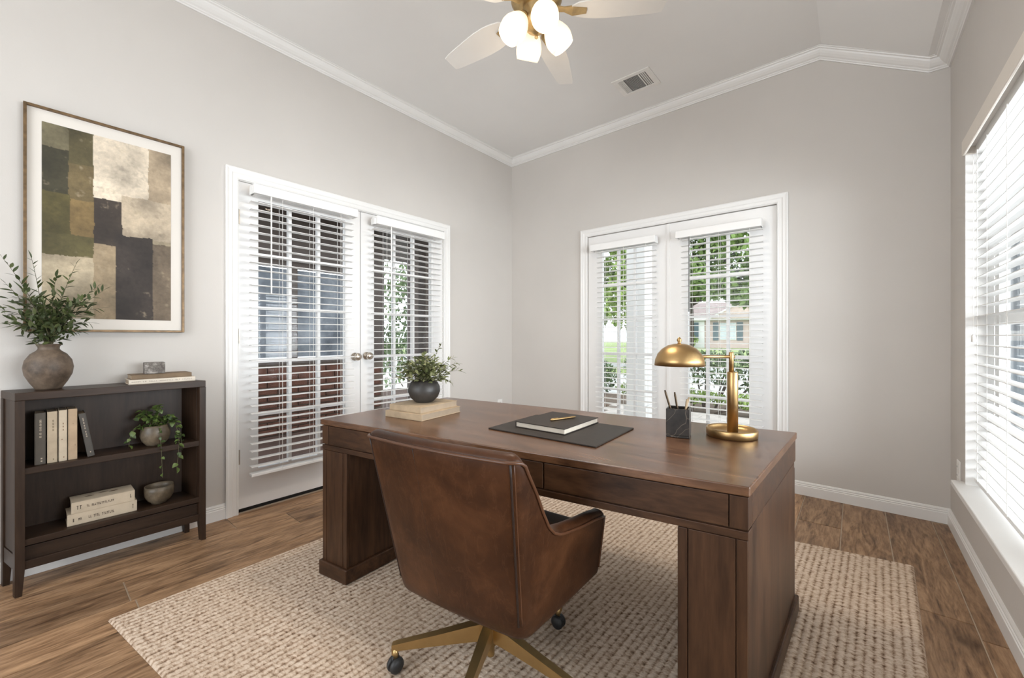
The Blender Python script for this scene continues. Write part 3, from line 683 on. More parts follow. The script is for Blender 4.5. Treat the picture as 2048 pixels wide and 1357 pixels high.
ob('piping', MB().tube(pipe, 0.0042, 8), M_piping, ch, smooth=True)
def seam(i, frac=1.0, r=0.0028, mat=M_seam):
    pts = []
    for z in np.linspace(ZB0 + 0.045, hs[i] - TH * 0.36, 14):
        p = at(i, z); a, b = max(i - 1, 0), min(i + 1, npt - 1); tg = (at(b, z) - at(a, z)).normalized()
        pts.append(Vector((*(p - Vector((-tg.y, tg.x)) * -0.0008), cz(z))))
    ob('seam', MB().tube(pts, r, 6), mat, ch, smooth=True)
mid = npt // 2
for s_ in (-1, 1): seam(mid + s_ * 19, r=0.0030); seam(mid + s_ * 20, r=0.0016, mat=M_piping)
seam(mid - 4, r=0.0011)
for e in (0, npt - 1):     # welt down the front of each arm
    ob('piping', MB().tube([Vector(rows[e][k]) + Vector((0, 0.0075, 0)) for k in range(3, 11)], 0.0036, 8), M_piping, ch, smooth=True)
# seat
def slab(path, z0, z1, shrink=0.0):
    m_ = MB(); m_.loft([[(p.x, p.y, cz(z0)) for p in path], [(p.x, p.y, cz(z1)) for p in path]]); return m_
inner = [Vector(((abs(p.x) - 0.02) * (1 if p.x > 0 else -1), p.y + 0.016 if p.y < -0.1 else p.y - 0.004)) for p in Pb]
ob('seat_base', slab(inner, ZB0 + 0.002, 0.385), plain('dark_seat_base', (0.055, 0.022, 0.011), 0.6), ch)
seatp = [Vector((-0.206, -0.12)), Vector((0.206, -0.12)), Vector((0.236, 0.235)), Vector((0.190, 0.262)), (Vector((0.0, 0.272))), Vector((-0.190, 0.262)), Vector((-0.236, 0.235))]
ob('seat_cushion', slab(seatp, 0.372, 0.470), M_leather, ch, smooth=True, bevel=0.030, seg=4)
# base
ob('column', MB().lathe([(0.0, cz(0.060)), (0.012, cz(0.060)), (0.013, cz(0.065)), (0.013, cz(0.10)), (0.024, cz(0.102)), (0.026, cz(0.175)), (0.022, cz(0.182)), (0.020, cz(0.29)), (0.05, cz(0.300)), (0.06, cz(0.312)), (0.0, cz(0.312))], 20, (-0.012, 0.035, 0)), M_chairbrass, ch, smooth=True)
ob('seat_plate', box1(-0.09, 0.09, -0.06, 0.13, cz(0.290), cz(0.308)), M_black, ch, bevel=0.004)
legm = MB().loft([[(r, w_, z1), (r, -w_, z1), (r, -w_ * 0.75, z0), (r, w_ * 0.75, z0)] for r, w_, z0, z1 in ((0.012, 0.016, cz(0.112), cz(0.172)), (0.06, 0.015, cz(0.110), cz(0.163)), (0.18, 0.0125, cz(0.098), cz(0.134)), (0.300, 0.011, cz(0.085), cz(0.108)), (0.314, 0.010, cz(0.072), cz(0.104)))]).mesh('base_leg', M_chairbrass)
pin = MB().lathe([(0.0, cz(0.090)), (0.0095, cz(0.090)), (0.0095, cz(0.058)), (0.0, cz(0.058))], 12, (0.304, 0, 0)).mesh('caster_stem', M_chairbrass, True)
wheel = MB(); rotw = Matrix.Rotation(R(90), 4, 'X')
for s_ in (-1, 1):
    prof_w = [(0.0, 0.003), (0.0235, 0.003), (0.0245, 0.008), (0.0225, 0.015), (0.015, 0.020), (0.0, 0.022)]
    wheel.lathe([(r, z * s_) for r, z in prof_w], 20, (0, 0, 0), rotw)
wheel.lathe([(0.010, -0.004), (0.010, 0.004)], 12, (0, 0, 0), rotw)
wheel.box(-0.012, 0.012, -0.0028, 0.0028, 0.0, 0.030)
wm = wheel.mesh('caster', M_black, True)
for k in range(5):
    a = R(-2 + 72 * k)
    lg = put('base_leg', legm, ch, (-0.012, 0.035, 0), (0, 0, a)); put('caster_stem', pin, lg)
    put('caster', wm, lg, (0.304, 0, 0.0247), (0, 0, R(40 + 63 * k)))

# ------------------------------------------------------------------ books
def book(name, label, loc, rz, w_, d_, h_, cover, pages, spine='-y', parentrot=None, group=None, marks=None, inkmat=None, ct=0.0022):
    """book lying flat: w_ along x, d_ along y, h_ thick; spine on the -y side"""
    b = thing(name, label, 'book', loc, rz, group)
    mb = MB(); mb.box(-w_ / 2, w_ / 2, -d_ / 2, d_ / 2, 0, ct); mb.box(-w_ / 2, w_ / 2, -d_ / 2, d_ / 2, h_ - ct, h_)
    mb.box(-w_ / 2, w_ / 2, -d_ / 2, -d_ / 2 + ct, ct, h_ - ct)
    ob('cover', mb, cover, b, bevel=0.0008)
    ob('page_block', box1(-w_ / 2 + 0.003, w_ / 2 - 0.003, -d_ / 2 + ct, d_ / 2 - 0.003, ct, h_ - ct), pages, b)
    if marks:
        m_ = MB()
        for (x0, x1, z0, z1) in marks: m_.box(-w_ / 2 + x0 * w_, -w_ / 2 + x1 * w_, -d_ / 2 - 0.0005, -d_ / 2 + 0.0006, z0 * h_, z1 * h_)
        ob('spine_lettering', m_, inkmat or M_ink, b)['kind'] = 'stuff'
    return b
def title(x0, x1, n, z0=0.36, z1=0.64, seed=1):
    r_ = random.Random(seed); out = []; x = x0; st = (x1 - x0) / n
    for i in range(n):
        if r_.random() < 0.14: x += st; continue
        k = r_.random()
        if k < 0.4: out += [(x, x + st * 0.22, z0, z1), (x, x + st * 0.62, z0, z0 + 0.06)]
        elif k < 0.7: out += [(x, x + st * 0.22, z0, z1), (x + st * 0.44, x + st * 0.66, z0, z1), (x, x + st * 0.66, z1 - 0.06, z1)]
        else: out += [(x + st * 0.2, x + st * 0.42, z0, z1), (x, x + st * 0.62, z1 - 0.06, z1)]
        x += st
    return out
# bookcase
BCX, BCY, BCW, BCD, BCH = -2.66, -0.028, 0.650, 0.195, 0.850     # front face x, left edge y
bc = thing('bookcase', 'low espresso wood bookcase with open shelves against the wall', 'bookcase', (BCX - BCD / 2, BCY + BCW / 2, 0))
def bsh(m_):
    m_.v = [(x, y - 0.21 * (BCD / 2 - x), z) for x, y, z in m_.v]; return m_
def bcb(d0, d1, w0, w1, z0, z1): return bsh(box1(BCD / 2 - d1, BCD / 2 - d0, w0 - BCW / 2, w1 - BCW / 2, z0, z1))   # d from front, w from left
LGW = 0.028
ob('top', bcb(0.0, BCD, 0.0005, BCW - 0.0005, BCH - 0.033, BCH), M_casey, bc, bevel=0.002)
for w0 in (0, BCW - LGW):
    for d0, d1 in ((-0.001, LGW), (BCD - LGW, BCD)):
        sgn = 1 if w0 == 0 else -1
        m_ = MB(); X0_, X1_ = BCD / 2 - d1, BCD / 2 - d0; y0, y1 = w0 - BCW / 2, w0 + LGW - BCW / 2
        ins = 0.008; ya, yb = (y0, y1 - ins) if sgn > 0 else (y0 + ins, y1)
        m_.loft([[(X0_, ya, 0), (X1_, ya, 0), (X1_, yb, 0), (X0_, yb, 0)], [(X0_, y0, 0.115), (X1_, y0, 0.115), (X1_, y1, 0.115), (X0_, y1, 0.115)], [(X0_, y0, BCH - 0.0335), (X1_, y0, BCH - 0.0335), (X1_, y1, BCH - 0.0335), (X0_, y1, BCH - 0.0335)]])
        ob('leg', bsh(m_), M_casez, bc, bevel=0.0015)
    ww = (w0 + 0.006, w0 + LGW + 0.001) if w0 == 0 else (w0 - 0.001, w0 + LGW - 0.006)
    sp = ob('side_panel', bcb(LGW, BCD - 0.003, ww[0], ww[1], 0.175, BCH - 0.034), M_casez, bc)
    ob('side_rail', bcb(LGW, BCD - LGW, w0 + 0.003, w0 + LGW - 0.003, 0.108, 0.172), M_casey, sp, bevel=0.001)
ob('back_panel', bcb(BCD - 0.012, BCD - 0.004, LGW - 0.014, BCW - LGW + 0.014, 0.20, BCH - 0.034), M_casez, bc)
ob('shelf', bcb(0.004, BCD - 0.013, LGW - 0.008, BCW - LGW + 0.008, 0.505, 0.532), M_casey, bc, bevel=0.0015)
ob('shelf', bcb(0.004, BCD - 0.013, LGW - 0.008, BCW - LGW + 0.008, 0.205, 0.232), M_casey, bc, bevel=0.0015)
ob('apron_board', bcb(0.022, 0.040, LGW, BCW - LGW, 0.140, 0.196), M_casey, bc, bevel=0.0015)
ob('bottom_rail', bcb(0.004, 0.026, LGW, BCW - LGW, 0.106, 0.1415), M_casey, bc, bevel=0.0015)

# upright books on the upper shelf: spines face the room (+x)
def upright(label, y0, y1, z1, cover, pages, marks, ink, lean=0.0, depth=0.115, xf=-2.692):
    h = z1 - 0.532; t_ = y1 - y0
    b = thing('upright_book', label, 'book', (xf - depth / 2, (y0 + y1) / 2, 0.5325), 0, 'books standing on the upper shelf')
    b.rotation_euler = (lean, 0, 0)
    c_ = 0.0022; mb = MB(); x0, x1 = -depth / 2, depth / 2
    mb.box(x0, x1, -t_ / 2, -t_ / 2 + c_, 0, h); mb.box(x0, x1, t_ / 2 - c_, t_ / 2, 0, h); mb.box(x1 - c_, x1, -t_ / 2 + c_, t_ / 2 - c_, 0, h)
    ob('cover', mb, cover, b, bevel=0.0008); ob('page_block', box1(x0 + 0.003, x1 - c_, -t_ / 2 + c_, t_ / 2 - c_, 0.003, h - 0.003), pages, b)
    m_ = MB()
    for (za, zb, w0, w1) in marks: m_.box(x1 - 0.0006, x1 + 0.0005, (w0 - 0.5) * t_, (w1 - 0.5) * t_, za * h, zb * h)
    ob('spine_lettering', m_, ink, b)['kind'] = 'stuff'; return b
def ticks(zs, w0=0.42, w1=0.62, hh=0.035):
    out = []
    for z in zs: out += [(z, z + hh, w0, w0 + 0.06), (z, z + 0.010, w0, w1), (z + hh - 0.010, z + hh, w0, w1), (z + hh * 0.4, z + hh * 0.6, w1 - 0.07, w1)]
    return out
upright('grey-brown upright book with pale spine lettering, leftmost on upper shelf', 0.0255, 0.0575, 0.754, M_bk_grey, M_pages, ticks([0.52, 0.58, 0.65, 0.70, 0.75, 0.80, 0.835]) + [(0.10, 0.125, 0.55, 0.70), (0.05, 0.075, 0.55, 0.70)], M_gilt)
upright('greenish beige upright book right of the grey-brown one', 0.0615, 0.0915, 0.756, M_bk_beige, M_pages, ticks([0.62, 0.68, 0.74, 0.80], 0.52, 0.66) + [(0.05, 0.08, 0.55, 0.66)], plain('faded_olive_ink', (0.20, 0.16, 0.10), 0.8))
upright('cream upright book in the middle of the upper shelf row', 0.0950, 0.1205, 0.758, M_bk_cream, M_pages, ticks([0.60, 0.66, 0.72], 0.48, 0.60, 0.03) + [(0.42, 0.435, 0.3, 0.5), (0.06, 0.09, 0.55, 0.66)], plain('faded_rust_ink', (0.27, 0.17, 0.11), 0.8))
upright('plain tan upright book beside the leaning dark one', 0.1235, 0.1515, 0.759, M_bk_tan, M_pages, [(0.70, 0.72, 0.50, 0.58), (0.27, 0.30, 0.72, 0.80)], plain('faded_tan_ink', (0.26, 0.18, 0.115), 0.8))
lb = upright('dark slate book leaning against the tan upright book', 0.1820, 0.2050, 0.735, M_bk_slate, M_pages, ticks([0.45, 0.50, 0.56, 0.64, 0.70, 0.76, 0.82, 0.86], 0.40, 0.56) + [(0.09, 0.115, 0.45, 0.60)], M_gilt, lean=R(8.5))
lb.location.y = 0.1958; lb.location.z = 0.5345
# lying books on the lower shelf (spine to the room: rotate so -y faces +x)
book('lying_book', 'lower of two cream books lying on the bottom shelf', (-2.757, 0.2365, 0.2325), R(90), 0.232, 0.122, 0.051, M_bk_cream, M_pages, marks=[(0.075, 0.092, 0.30, 0.60)] + title(0.15, 0.20, 2, 0.36, 0.56, 3) + title(0.29, 0.66, 16, 0.36, 0.60, 4) + title(0.925, 0.96, 1, 0.30, 0.70, 8))
book('lying_book', 'upper cream book with brown stains lying on the bottom shelf', (-2.758, 0.2390, 0.2838), R(90), 0.212, 0.118, 0.050, M_bk_cream, M_pages, marks=title(0.08, 0.17, 2, 0.32, 0.66, 5) + title(0.23, 0.66, 17, 0.38, 0.58, 6) + title(0.92, 0.96, 1, 0.36, 0.70, 9))
stain = bpy.data.objects['lying_book.001']
for (sx, sy, rx, ry) in ((-0.045, 0.006, 0.016, 0.006), (0.004, 0.024, 0.018, 0.005), (0.038, 0.012, 0.017, 0.007)):
    mb = MB(); n_ = 16; mb.add([(sx, sy, 0.0505)] + [(sx + rx * (1 + 0.2 * math.sin(3 * k)) * math.cos(2 * math.pi * k / n_), sy + ry * math.sin(2 * math.pi * k / n_), 0.0503) for k in range(n_)], [(0, 1 + k, 1 + (k + 1) % n_) for k in range(n_)])
    ob('cover_stain', mb, plain('stain_brown', (0.10, 0.062, 0.034), 0.8, var=0.4, scale=60), stain)
# books and stone on top
book('lying_book', 'white book lying lowest on top of the bookcase', (-2.768, 0.4550, BCH + 0.0003), R(90), 0.262, 0.125, 0.022, M_bk_white, M_pages, marks=title(0.04, 0.95, 34, 0.38, 0.62, 11), inkmat=plain('grey_ink', (0.33, 0.28, 0.23), 0.8))
book('lying_book', 'brown book lying on the white book under the stone', (-2.772, 0.4520, BCH + 0.0228), R(91), 0.238, 0.122, 0.022, M_bk_brown, M_pages)
stn = MB().box(-0.026, 0.026, -0.040, 0.040, 0, 0.058)
tag(ob('stone_block', stn, M_stonebox, bevel=0.003, loc=(-2.770, 0.428, BCH + 0.0451)), 'speckled grey stone block on the brown book', 'stone block')

# ------------------------------------------------------------------ leaves and plants
def leaf_mesh(name, mat, l=1.0, w=0.28, fold=0.10, curl=0.12, tipw=0.6, n=4):
    vs = []; fs = []
    for i in range(n + 1):
        s = i / n; hw = w / 2 * math.sin(math.pi * (s ** 0.8 * 0.93 + 0.03)); z = -curl * s * s
        vs += [(s * l, hw, z + fold * hw * 2), (s * l, 0, z), (s * l, -hw, z + fold * hw * 2)]
    for i in range(n):
        a = i * 3; fs += [(a, a + 1, a + 4, a + 3), (a + 1, a + 2, a + 5, a + 4)]
    me = bpy.data.meshes.new(name); me.from_pydata(vs, [], fs); me.materials.append(mat)
    me.polygons.foreach_set('use_smooth', [True] * len(fs)); return me
LM1 = leaf_mesh('leaf', M_leaf, w=0.34); LM2 = leaf_mesh('leaf', M_leaf2, w=0.46, curl=0.2); LM3 = leaf_mesh('leaf', M_leaf3, w=0.86, fold=0.18, curl=0.35)
M_leafb = plain('olive_leaf_pale', (0.085, 0.105, 0.036), 0.5, var=0.35, scale=6); LM1b = leaf_mesh('leaf', M_leafb, w=0.34)
M_leaf2b = plain('sage_leaf_pale', (0.23, 0.235, 0.11), 0.5, var=0.4, scale=30); LM2b = leaf_mesh('leaf', M_leaf2b, w=0.46, curl=0.2)
M_leaf3b = plain('ivy_leaf_dark', (0.040, 0.066, 0.017), 0.42, var=0.4, scale=25); LM3b = leaf_mesh('leaf', M_leaf3b, w=0.86, fold=0.18, curl=0.35)
def place_leaf(me, parent, p, d, size, roll):
    d = Vector(d).normalized(); q_ = d.to_track_quat('X', 'Z') @ Euler((roll, 0, 0)).to_quaternion()
    o = bpy.data.objects.new('leaf', me); C.objects.link(o); o.parent = parent
    o.rotation_mode = 'QUATERNION'; o.rotation_quaternion = q_; o.location = p; o.scale = (size,) * 3
def sprig(parent, p0, p1, sag, nleaf, size, mesh, rnd, r0=0.0016, start=0.25, opp=True, alt=None, spread=0.75):
    p0, p1 = Vector(p0), Vector(p1); ctrl = (p0 + p1) / 2 + Vector(sag); pts = []
    for i in range(11):
        t_ = i / 10; pts.append(p0 * (1 - t_) ** 2 + ctrl * 2 * t_ * (1 - t_) + p1 * t_ ** 2)
    st = ob('stem', MB().tube(pts, [r0 * (1 - 0.6 * i / 10) for i in range(11)], 5), M_stem, parent)
    for k in range(nleaf):
        t_ = start + (1 - start) * (k + 0.5) / nleaf; f_ = t_ * 10; i = min(9, int(f_)); p = pts[i].lerp(pts[i + 1], f_ - i)
        tg = (pts[i + 1] - pts[i]).normalized(); side = tg.cross(Vector((rnd.uniform(-1, 1), rnd.uniform(-1, 1), rnd.uniform(-0.4, 1)))).normalized()
        if not opp or k % 2: side = -side
        d = tg * (1 - spread * 0.45) + side * spread * rnd.uniform(0.8, 1.2)
        me = mesh if (alt is None or rnd.random() < 0.65) else alt
        place_leaf(me, st, p, d, size * rnd.uniform(0.75, 1.2) * (1.1 - 0.35 * t_), rnd.uniform(-0.7, 0.7))
    place_leaf(mesh, st, pts[-1], pts[-1] - pts[-2], size * 0.8, 0)
    return st
# clay vase with olive branches on the bookcase
VX, VY = -2.766, 0.068
vz = thing('clay_vase', 'round mottled brown clay vase with leafy branches on the bookcase', 'vase', (VX, VY, BCH + 0.0005))
ob('vase_body', MB().lathe([(0.0, 0.0), (0.040, 0.0), (0.043, 0.006), (0.058, 0.032), (0.073, 0.066), (0.0775, 0.098), (0.072, 0.130), (0.056, 0.157), (0.038, 0.172), (0.033, 0.180), (0.034, 0.190), (0.040, 0.199), (0.0405, 0.202), (0.036, 0.202), (0.029, 0.190), (0.028, 0.178), (0.05, 0.15), (0.06, 0.10), (0.0, 0.02)], 36), M_vase, vz, smooth=True)
rd = random.Random(21)
targets = [(-0.13, 0.57, 0.0), (-0.05, 0.575, 0.02), (0.082, 0.565, 0.01), (0.150, 0.470, -0.01), (0.172, 0.455, 0.03), (-0.128, 0.345, 0.02), (0.125, 0.300, 0.05), (0.02, 0.50, 0.05), (-0.08, 0.44, 0.06), (0.10, 0.40, 0.06), (0.04, 0.42, -0.03), (-0.12, 0.46, -0.02), (-0.02, 0.38, 0.08), (0.16, 0.37, 0.0), (-0.05, 0.33, 0.09), (0.06, 0.34, 0.09), (-0.10, 0.28, 0.04), (0.09, 0.26, 0.07)]
for (dy, dz, dx_) in targets:
    p0 = (rd.uniform(-0.012, 0.012), rd.uniform(-0.012, 0.012), 0.185); L_ = dz
    sprig(vz, p0, (max(-0.075, dx_), dy, dz), (0.0, -dy * 0.22, 0.02 if dz > 0.4 else 0.07), 15 if dz > 0.42 else 13, 0.045, LM1, rd, 0.0018, 0.30, alt=LM1b)
def core(parent, n, me_, size, pick, rnd):
    mb = MB(); src = [v_.co.copy() for v_ in me_.vertices]; fs = [tuple(p_.vertices) for p_ in me_.polygons]
    for k in range(n):
        p, d = pick(rnd); q_ = Vector(d).normalized().to_track_quat('X', 'Z') @ Euler((rnd.uniform(-0.8, 0.8), 0, 0)).to_quaternion(); s_ = size * rnd.uniform(0.7, 1.2)
        mb.add([Vector(p) + q_ @ (v_ * s_) for v_ in src], fs)
    o = raw('small_leaves', mb, me_.materials[0], parent); o['kind'] = 'stuff'
    o.data.polygons.foreach_set('use_smooth', [True] * len(o.data.polygons))
def raw(name, mb, mat, parent):
    me = bpy.data.meshes.new(name); me.from_pydata(mb.v, [], mb.f); me.materials.append(mat); return put(name, me, parent)
def pick_vase(r_):
    h = r_.uniform(0.205, 0.40); w_ = 0.03 + 0.32 * (h - 0.2) ** 0.8; p = (r_.uniform(-0.06, 0.07), r_.gauss(0, w_ * 0.62), h); return p, (p[0] * 2 + r_.uniform(-0.5, 0.5), p[1] * 5 + r_.uniform(-0.6, 0.6), r_.uniform(-0.2, 1))
core(vz, 260, LM1, 0.036, pick_vase, rd); core(vz, 150, LM1b, 0.034, pick_vase, rd)
# trailing plant in glazed pot on the upper shelf
IX, IY, IZ = -2.735, 0.427, 0.5325
iv = thing('trailing_plant', 'trailing green plant in a round glazed pot on the upper shelf', 'potted plant', (IX, IY, IZ))
ob('pot', MB().lathe([(0.0, 0.0), (0.032, 0.0), (0.036, 0.004), (0.052, 0.024), (0.060, 0.050), (0.059, 0.072), (0.053, 0.092), (0.049, 0.102), (0.046, 0.102), (0.050, 0.088), (0.0, 0.080)], 32), M_pot, iv, smooth=True)
ob('soil', MB().lathe([(0.0, 0.088), (0.049, 0.086), (0.049, 0.078), (0.0, 0.078)], 24), M_mulch, iv)
rd = random.Random(5)
def vine(pts, n, size, r0=0.0012):
    pts = [Vector(p) for p in pts]; fine = []
    for i in range(len(pts) - 1):
        for k in range(6): fine.append(pts[i].lerp(pts[i + 1], k / 6))
    fine.append(pts[-1])
    for _ in range(3): fine = [fine[0]] + [(fine[i - 1] + fine[i] * 2 + fine[i + 1]) / 4 for i in range(1, len(fine) - 1)] + [fine[-1]]
    st = ob('stem', MB().tube(fine, r0, 5), M_stem, iv)
    for k in range(n):
        f_ = (k + 0.6) / n * (len(fine) - 1.01); i = int(f_); p = fine[i]; tg = (fine[i + 1] - fine[i]).normalized()
        side = Vector((rd.uniform(0.1, 1), rd.uniform(-1, 1), rd.uniform(-0.3, 0.7)))
        place_leaf(LM3 if rd.random() < 0.62 else LM3b, st, p, tg * 0.35 + side, size * rd.uniform(0.75, 1.2), rd.uniform(-0.8, 0.8))
for k in range(22):
    a = rd.uniform(0, 2 * math.pi); r_ = rd.uniform(0.035, 0.10); h = rd.uniform(0.10, 0.205)
    ex_, ey_ = r_ * math.cos(a) * 0.7, r_ * math.sin(a)
    vine([(ex_ * 0.2, ey_ * 0.2, 0.085), (ex_ * 0.6, ey_ * 0.6, h), (ex_, ey_, h - 0.02)], 10, 0.023)
vine([(0.01, 0.0, 0.09), (0.045, 0.005, 0.115), (0.068, 0.008, 0.05), (0.078, 0.012, -0.03), (0.080, 0.015, -0.155)], 13, 0.022)
vine([(0.0, 0.02, 0.09), (0.03, 0.07, 0.12), (0.055, 0.085, 0.04), (0.080, 0.080, -0.02), (0.082, 0.070, -0.135)], 18, 0.026)
vine([(0.0, 0.03, 0.09), (0.02, 0.075, 0.12), (0.03, 0.095, 0.06), (0.04, 0.098, 0.0)], 11, 0.024)
vine([(0.0, -0.03, 0.09), (0.01, -0.075, 0.11), (0.02, -0.098, 0.06), (0.02, -0.102, 0.012)], 9, 0.024)
# bowl on the lower shelf
tag(ob('stoneware_bowl', MB().lathe([(0.0, 0.0), (0.030, 0.0), (0.032, 0.007), (0.046, 0.018), (0.058, 0.042), (0.060, 0.068), (0.0585, 0.090), (0.0555, 0.090), (0.056, 0.068), (0.05, 0.035), (0.0, 0.016)], 32), M_pot, smooth=True, loc=(-2.738, 0.443, 0.2325)), 'small brown stoneware bowl on the bottom shelf', 'bowl')

# ------------------------------------------------------------------ framed picture
PY0, PY1, PZ0, PZ1 = -0.006, 0.568, 1.108, 2.142
pic = thing('framed_picture', 'large abstract print in a thin bronze frame above the bookcase', 'picture', (XL, (PY0 + PY1) / 2, PZ0))
hw_, hh_ = (PY1 - PY0) / 2, PZ1 - PZ0
FWd = 0.011
for (y0, y1, z0, z1) in ((-hw_, -hw_ + FWd, 0, hh_), (hw_ - FWd, hw_, 0, hh_), (-hw_ + FWd, hw_ - FWd, 0, FWd), (-hw_ + FWd, hw_ - FWd, hh_ - FWd, hh_)):
    ob('frame_rail', box1(0.002, 0.034, y0, y1, z0, z1), M_art_frame, pic, bevel=0.0015)
ob('mat_board', box1(0.004, 0.020, -hw_ + FWd, hw_ - FWd, FWd, hh_ - FWd), M_mat, pic)
AW, AH = 0.462, 0.905; ay0 = -0.229 - 0.003; az0 = 0.064
na_, nb_ = 150, 290
gx, gz = np.meshgrid(np.linspace(0, 1, na_ + 1), np.linspace(0, 1, nb_ + 1))      # gz 0 = top
def vnoise(fx_, fz_, seed):
    r_ = np.random.default_rng(seed); g_ = r_.random((64, 64)); x = gx * fx_; z = gz * fz_; xi = x.astype(int); zi = z.astype(int); xf = x - xi; zf = z - zi
    xf = xf * xf * (3 - 2 * xf); zf = zf * zf * (3 - 2 * zf)
    return (g_[zi % 64, xi % 64] * (1 - xf) + g_[zi % 64, (xi + 1) % 64] * xf) * (1 - zf) + (g_[(zi + 1) % 64, xi % 64] * (1 - xf) + g_[(zi + 1) % 64, (xi + 1) % 64] * xf) * zf
def fbm(f, seed): return sum(vnoise(f * 2 ** k, f * 1.9 * 2 ** k, seed + k) * 0.5 ** (k + 1) for k in range(4))
wx = gx + (fbm(14, 1) - 0.47) * 0.022; wz = gz + (fbm(16, 9) - 0.47) * 0.016
def srgb(*c): return np.array([((v / 255 + 0.055) / 1.055) ** 2.4 for v in c])
col = np.zeros(gx.shape + (3,)); col[:] = srgb(160, 146, 122)
blocks = [(0, .18, 0, .13, (112, 104, 80)), (.18, .36, 0, .20, (84, 76, 50)), (0, .18, .12, .36, (58, 54, 38)), (.18, .36, .18, .37, (100, 86, 58)), (0, .19, .35, .66, (84, 76, 42)), (.19, .36, .37, .66, (126, 104, 66)), (0, .36, .56, .68, (92, 84, 50)),
          (.36, .80, 0, .36, (206, 192, 172)), (.80, 1.1, 0, .30, (164, 146, 122)), (.58, 1.1, .30, .53, (178, 162, 140)), (.36, .58, .34, .60, (58, 49, 42)), (0, .36, .67, 1.1, (172, 157, 132)), (.36, .53, .59, 1.1, (148, 130, 104)),
          (.53, .84, .525, 1.1, (56, 48, 43)), (.84, 1.1, .55, 1.1, (108, 94, 78))]
for (a, b, c_, d_, rgb) in blocks:
    msk = (wx >= a) & (wx < b) & (wz >= c_) & (wz < d_) if a > 0 and c_ > 0 else (wx < b) & (wz >= c_ - (1 if c_ == 0 else 0)) & (wz < d_) & (wx >= a - (1 if a == 0 else 0))
    col[msk] = srgb(*rgb)
n1 = fbm(5, 31)[..., None]; n2 = (fbm(30, 47) * 0.5 + fbm(11, 77) * 0.5)[..., None]
col = col * (0.36 + 1.25 * n1)
wear = np.clip((n2 - 0.60) * 9, 0, 1) * np.clip((n1 - 0.42) * 6, 0, 1); col = col * (1 - 0.45 * wear) + srgb(176, 160, 134) * 0.45 * wear
drk = np.clip((0.40 - n2) * 7, 0, 1); col = col * (1 - 0.22 * drk)
Vv = np.stack([np.full(gx.shape, 0.0215), ay0 + gx * AW, az0 + (1 - gz) * AH], -1).reshape(-1, 3)
ii = np.arange((na_ + 1) * (nb_ + 1)).reshape(nb_ + 1, na_ + 1)
FF = np.stack([ii[:-1, :-1], ii[1:, :-1], ii[1:, 1:], ii[:-1, 1:]], -1).reshape(-1, 4)
me = bpy.data.meshes.new('print'); me.from_pydata(Vv.tolist(), [], FF.tolist()); at_ = me.color_attributes.new('ink', 'FLOAT_COLOR', 'POINT')
at_.data.foreach_set('color', np.concatenate([np.clip(col, 0, 1), np.ones(gx.shape + (1,))], -1).reshape(-1).astype(np.float32)); me.materials.append(M_art)
put('print', me, pic)['label'] = 'abstract print of cream, olive and charcoal blocks'

# ------------------------------------------------------------------ things on the desk
Z0 = DZ + 0.0005
book('stacked_book', 'lower old tan book under the dark plant pot on the desk', (-1.585, 1.232, Z0), R(8), 0.232, 0.268, 0.029, M_bk_old, M_pages)
book('stacked_book', 'upper old tan book carrying the dark plant pot on the desk', (-1.590, 1.238, Z0 + 0.0293), R(7), 0.204, 0.248, 0.027, M_bk_old, M_pages)
for nm in ('stacked_book', 'stacked_book.001'): pass
pz = Z0 + 0.0567
dp = thing('desk_plant', 'small bushy plant in a round charcoal pot on the stacked books', 'potted plant', (-1.600, 1.245, pz))
ob('pot', MB().lathe([(0.0, 0.0), (0.040, 0.0), (0.046, 0.004), (0.066, 0.024), (0.0765, 0.050), (0.075, 0.074), (0.063, 0.097), (0.050, 0.106), (0.046, 0.105), (0.056, 0.092), (0.0, 0.085)], 36), M_darkpot, dp, smooth=True)
rd = random.Random(12); ct_, st_ = math.cos(R(39.96)), math.sin(R(39.96))
for k in range(19):
    a = rd.uniform(0, 2 * math.pi); rr_ = rd.uniform(0.03, 0.155); hh = rd.uniform(0.13, 0.255) - 0.55 * max(0, rr_ - 0.10)
    e = (rr_ * math.cos(a), rr_ * math.sin(a), hh)
    sprig(dp, (e[0] * 0.15, e[1] * 0.15, 0.09), e, (e[0] * 0.12, e[1] * 0.12, 0.05), 11, 0.027, LM2, rd, 0.0012, 0.2, alt=LM2b, spread=0.85)
for (lat, hh) in ((0.185, 0.145), (0.165, 0.185), (-0.125, 0.165), (-0.115, 0.12), (0.08, 0.275), (0.13, 0.09)):
    e = (lat * ct_, lat * st_, hh); sprig(dp, (e[0] * 0.12, e[1] * 0.12, 0.09), e, (e[0] * 0.1, e[1] * 0.1, 0.05), 11, 0.027, LM2, rd, 0.0012, 0.25, alt=LM2b)
def pick_desk(r_):
    a = r_.uniform(0, 6.3); q_ = r_.uniform(0, 0.105); h = 0.10 + r_.random() * (0.125 - 0.5 * q_); return (q_ * math.cos(a), q_ * math.sin(a), h), (math.cos(a) + r_.uniform(-0.6, 0.6), math.sin(a) + r_.uniform(-0.6, 0.6), r_.uniform(-0.2, 1.2))
core(dp, 300, LM2, 0.026, pick_desk, rd); core(dp, 260, LM2b, 0.026, pick_desk, rd)
tag(ob('desk_pad', box1(-0.235, 0.235, -0.176, 0.176, 0, 0.005), M_blackleather, loc=(-0.905, 1.388, Z0), rot=(0, 0, R(3)), bevel=0.0015), 'black leather desk pad in front of the chair', 'desk pad')
nb = thing('notebook', 'closed black hardcover notebook on the desk pad', 'notebook', (-0.945, 1.425, Z0 + 0.0052), R(2))
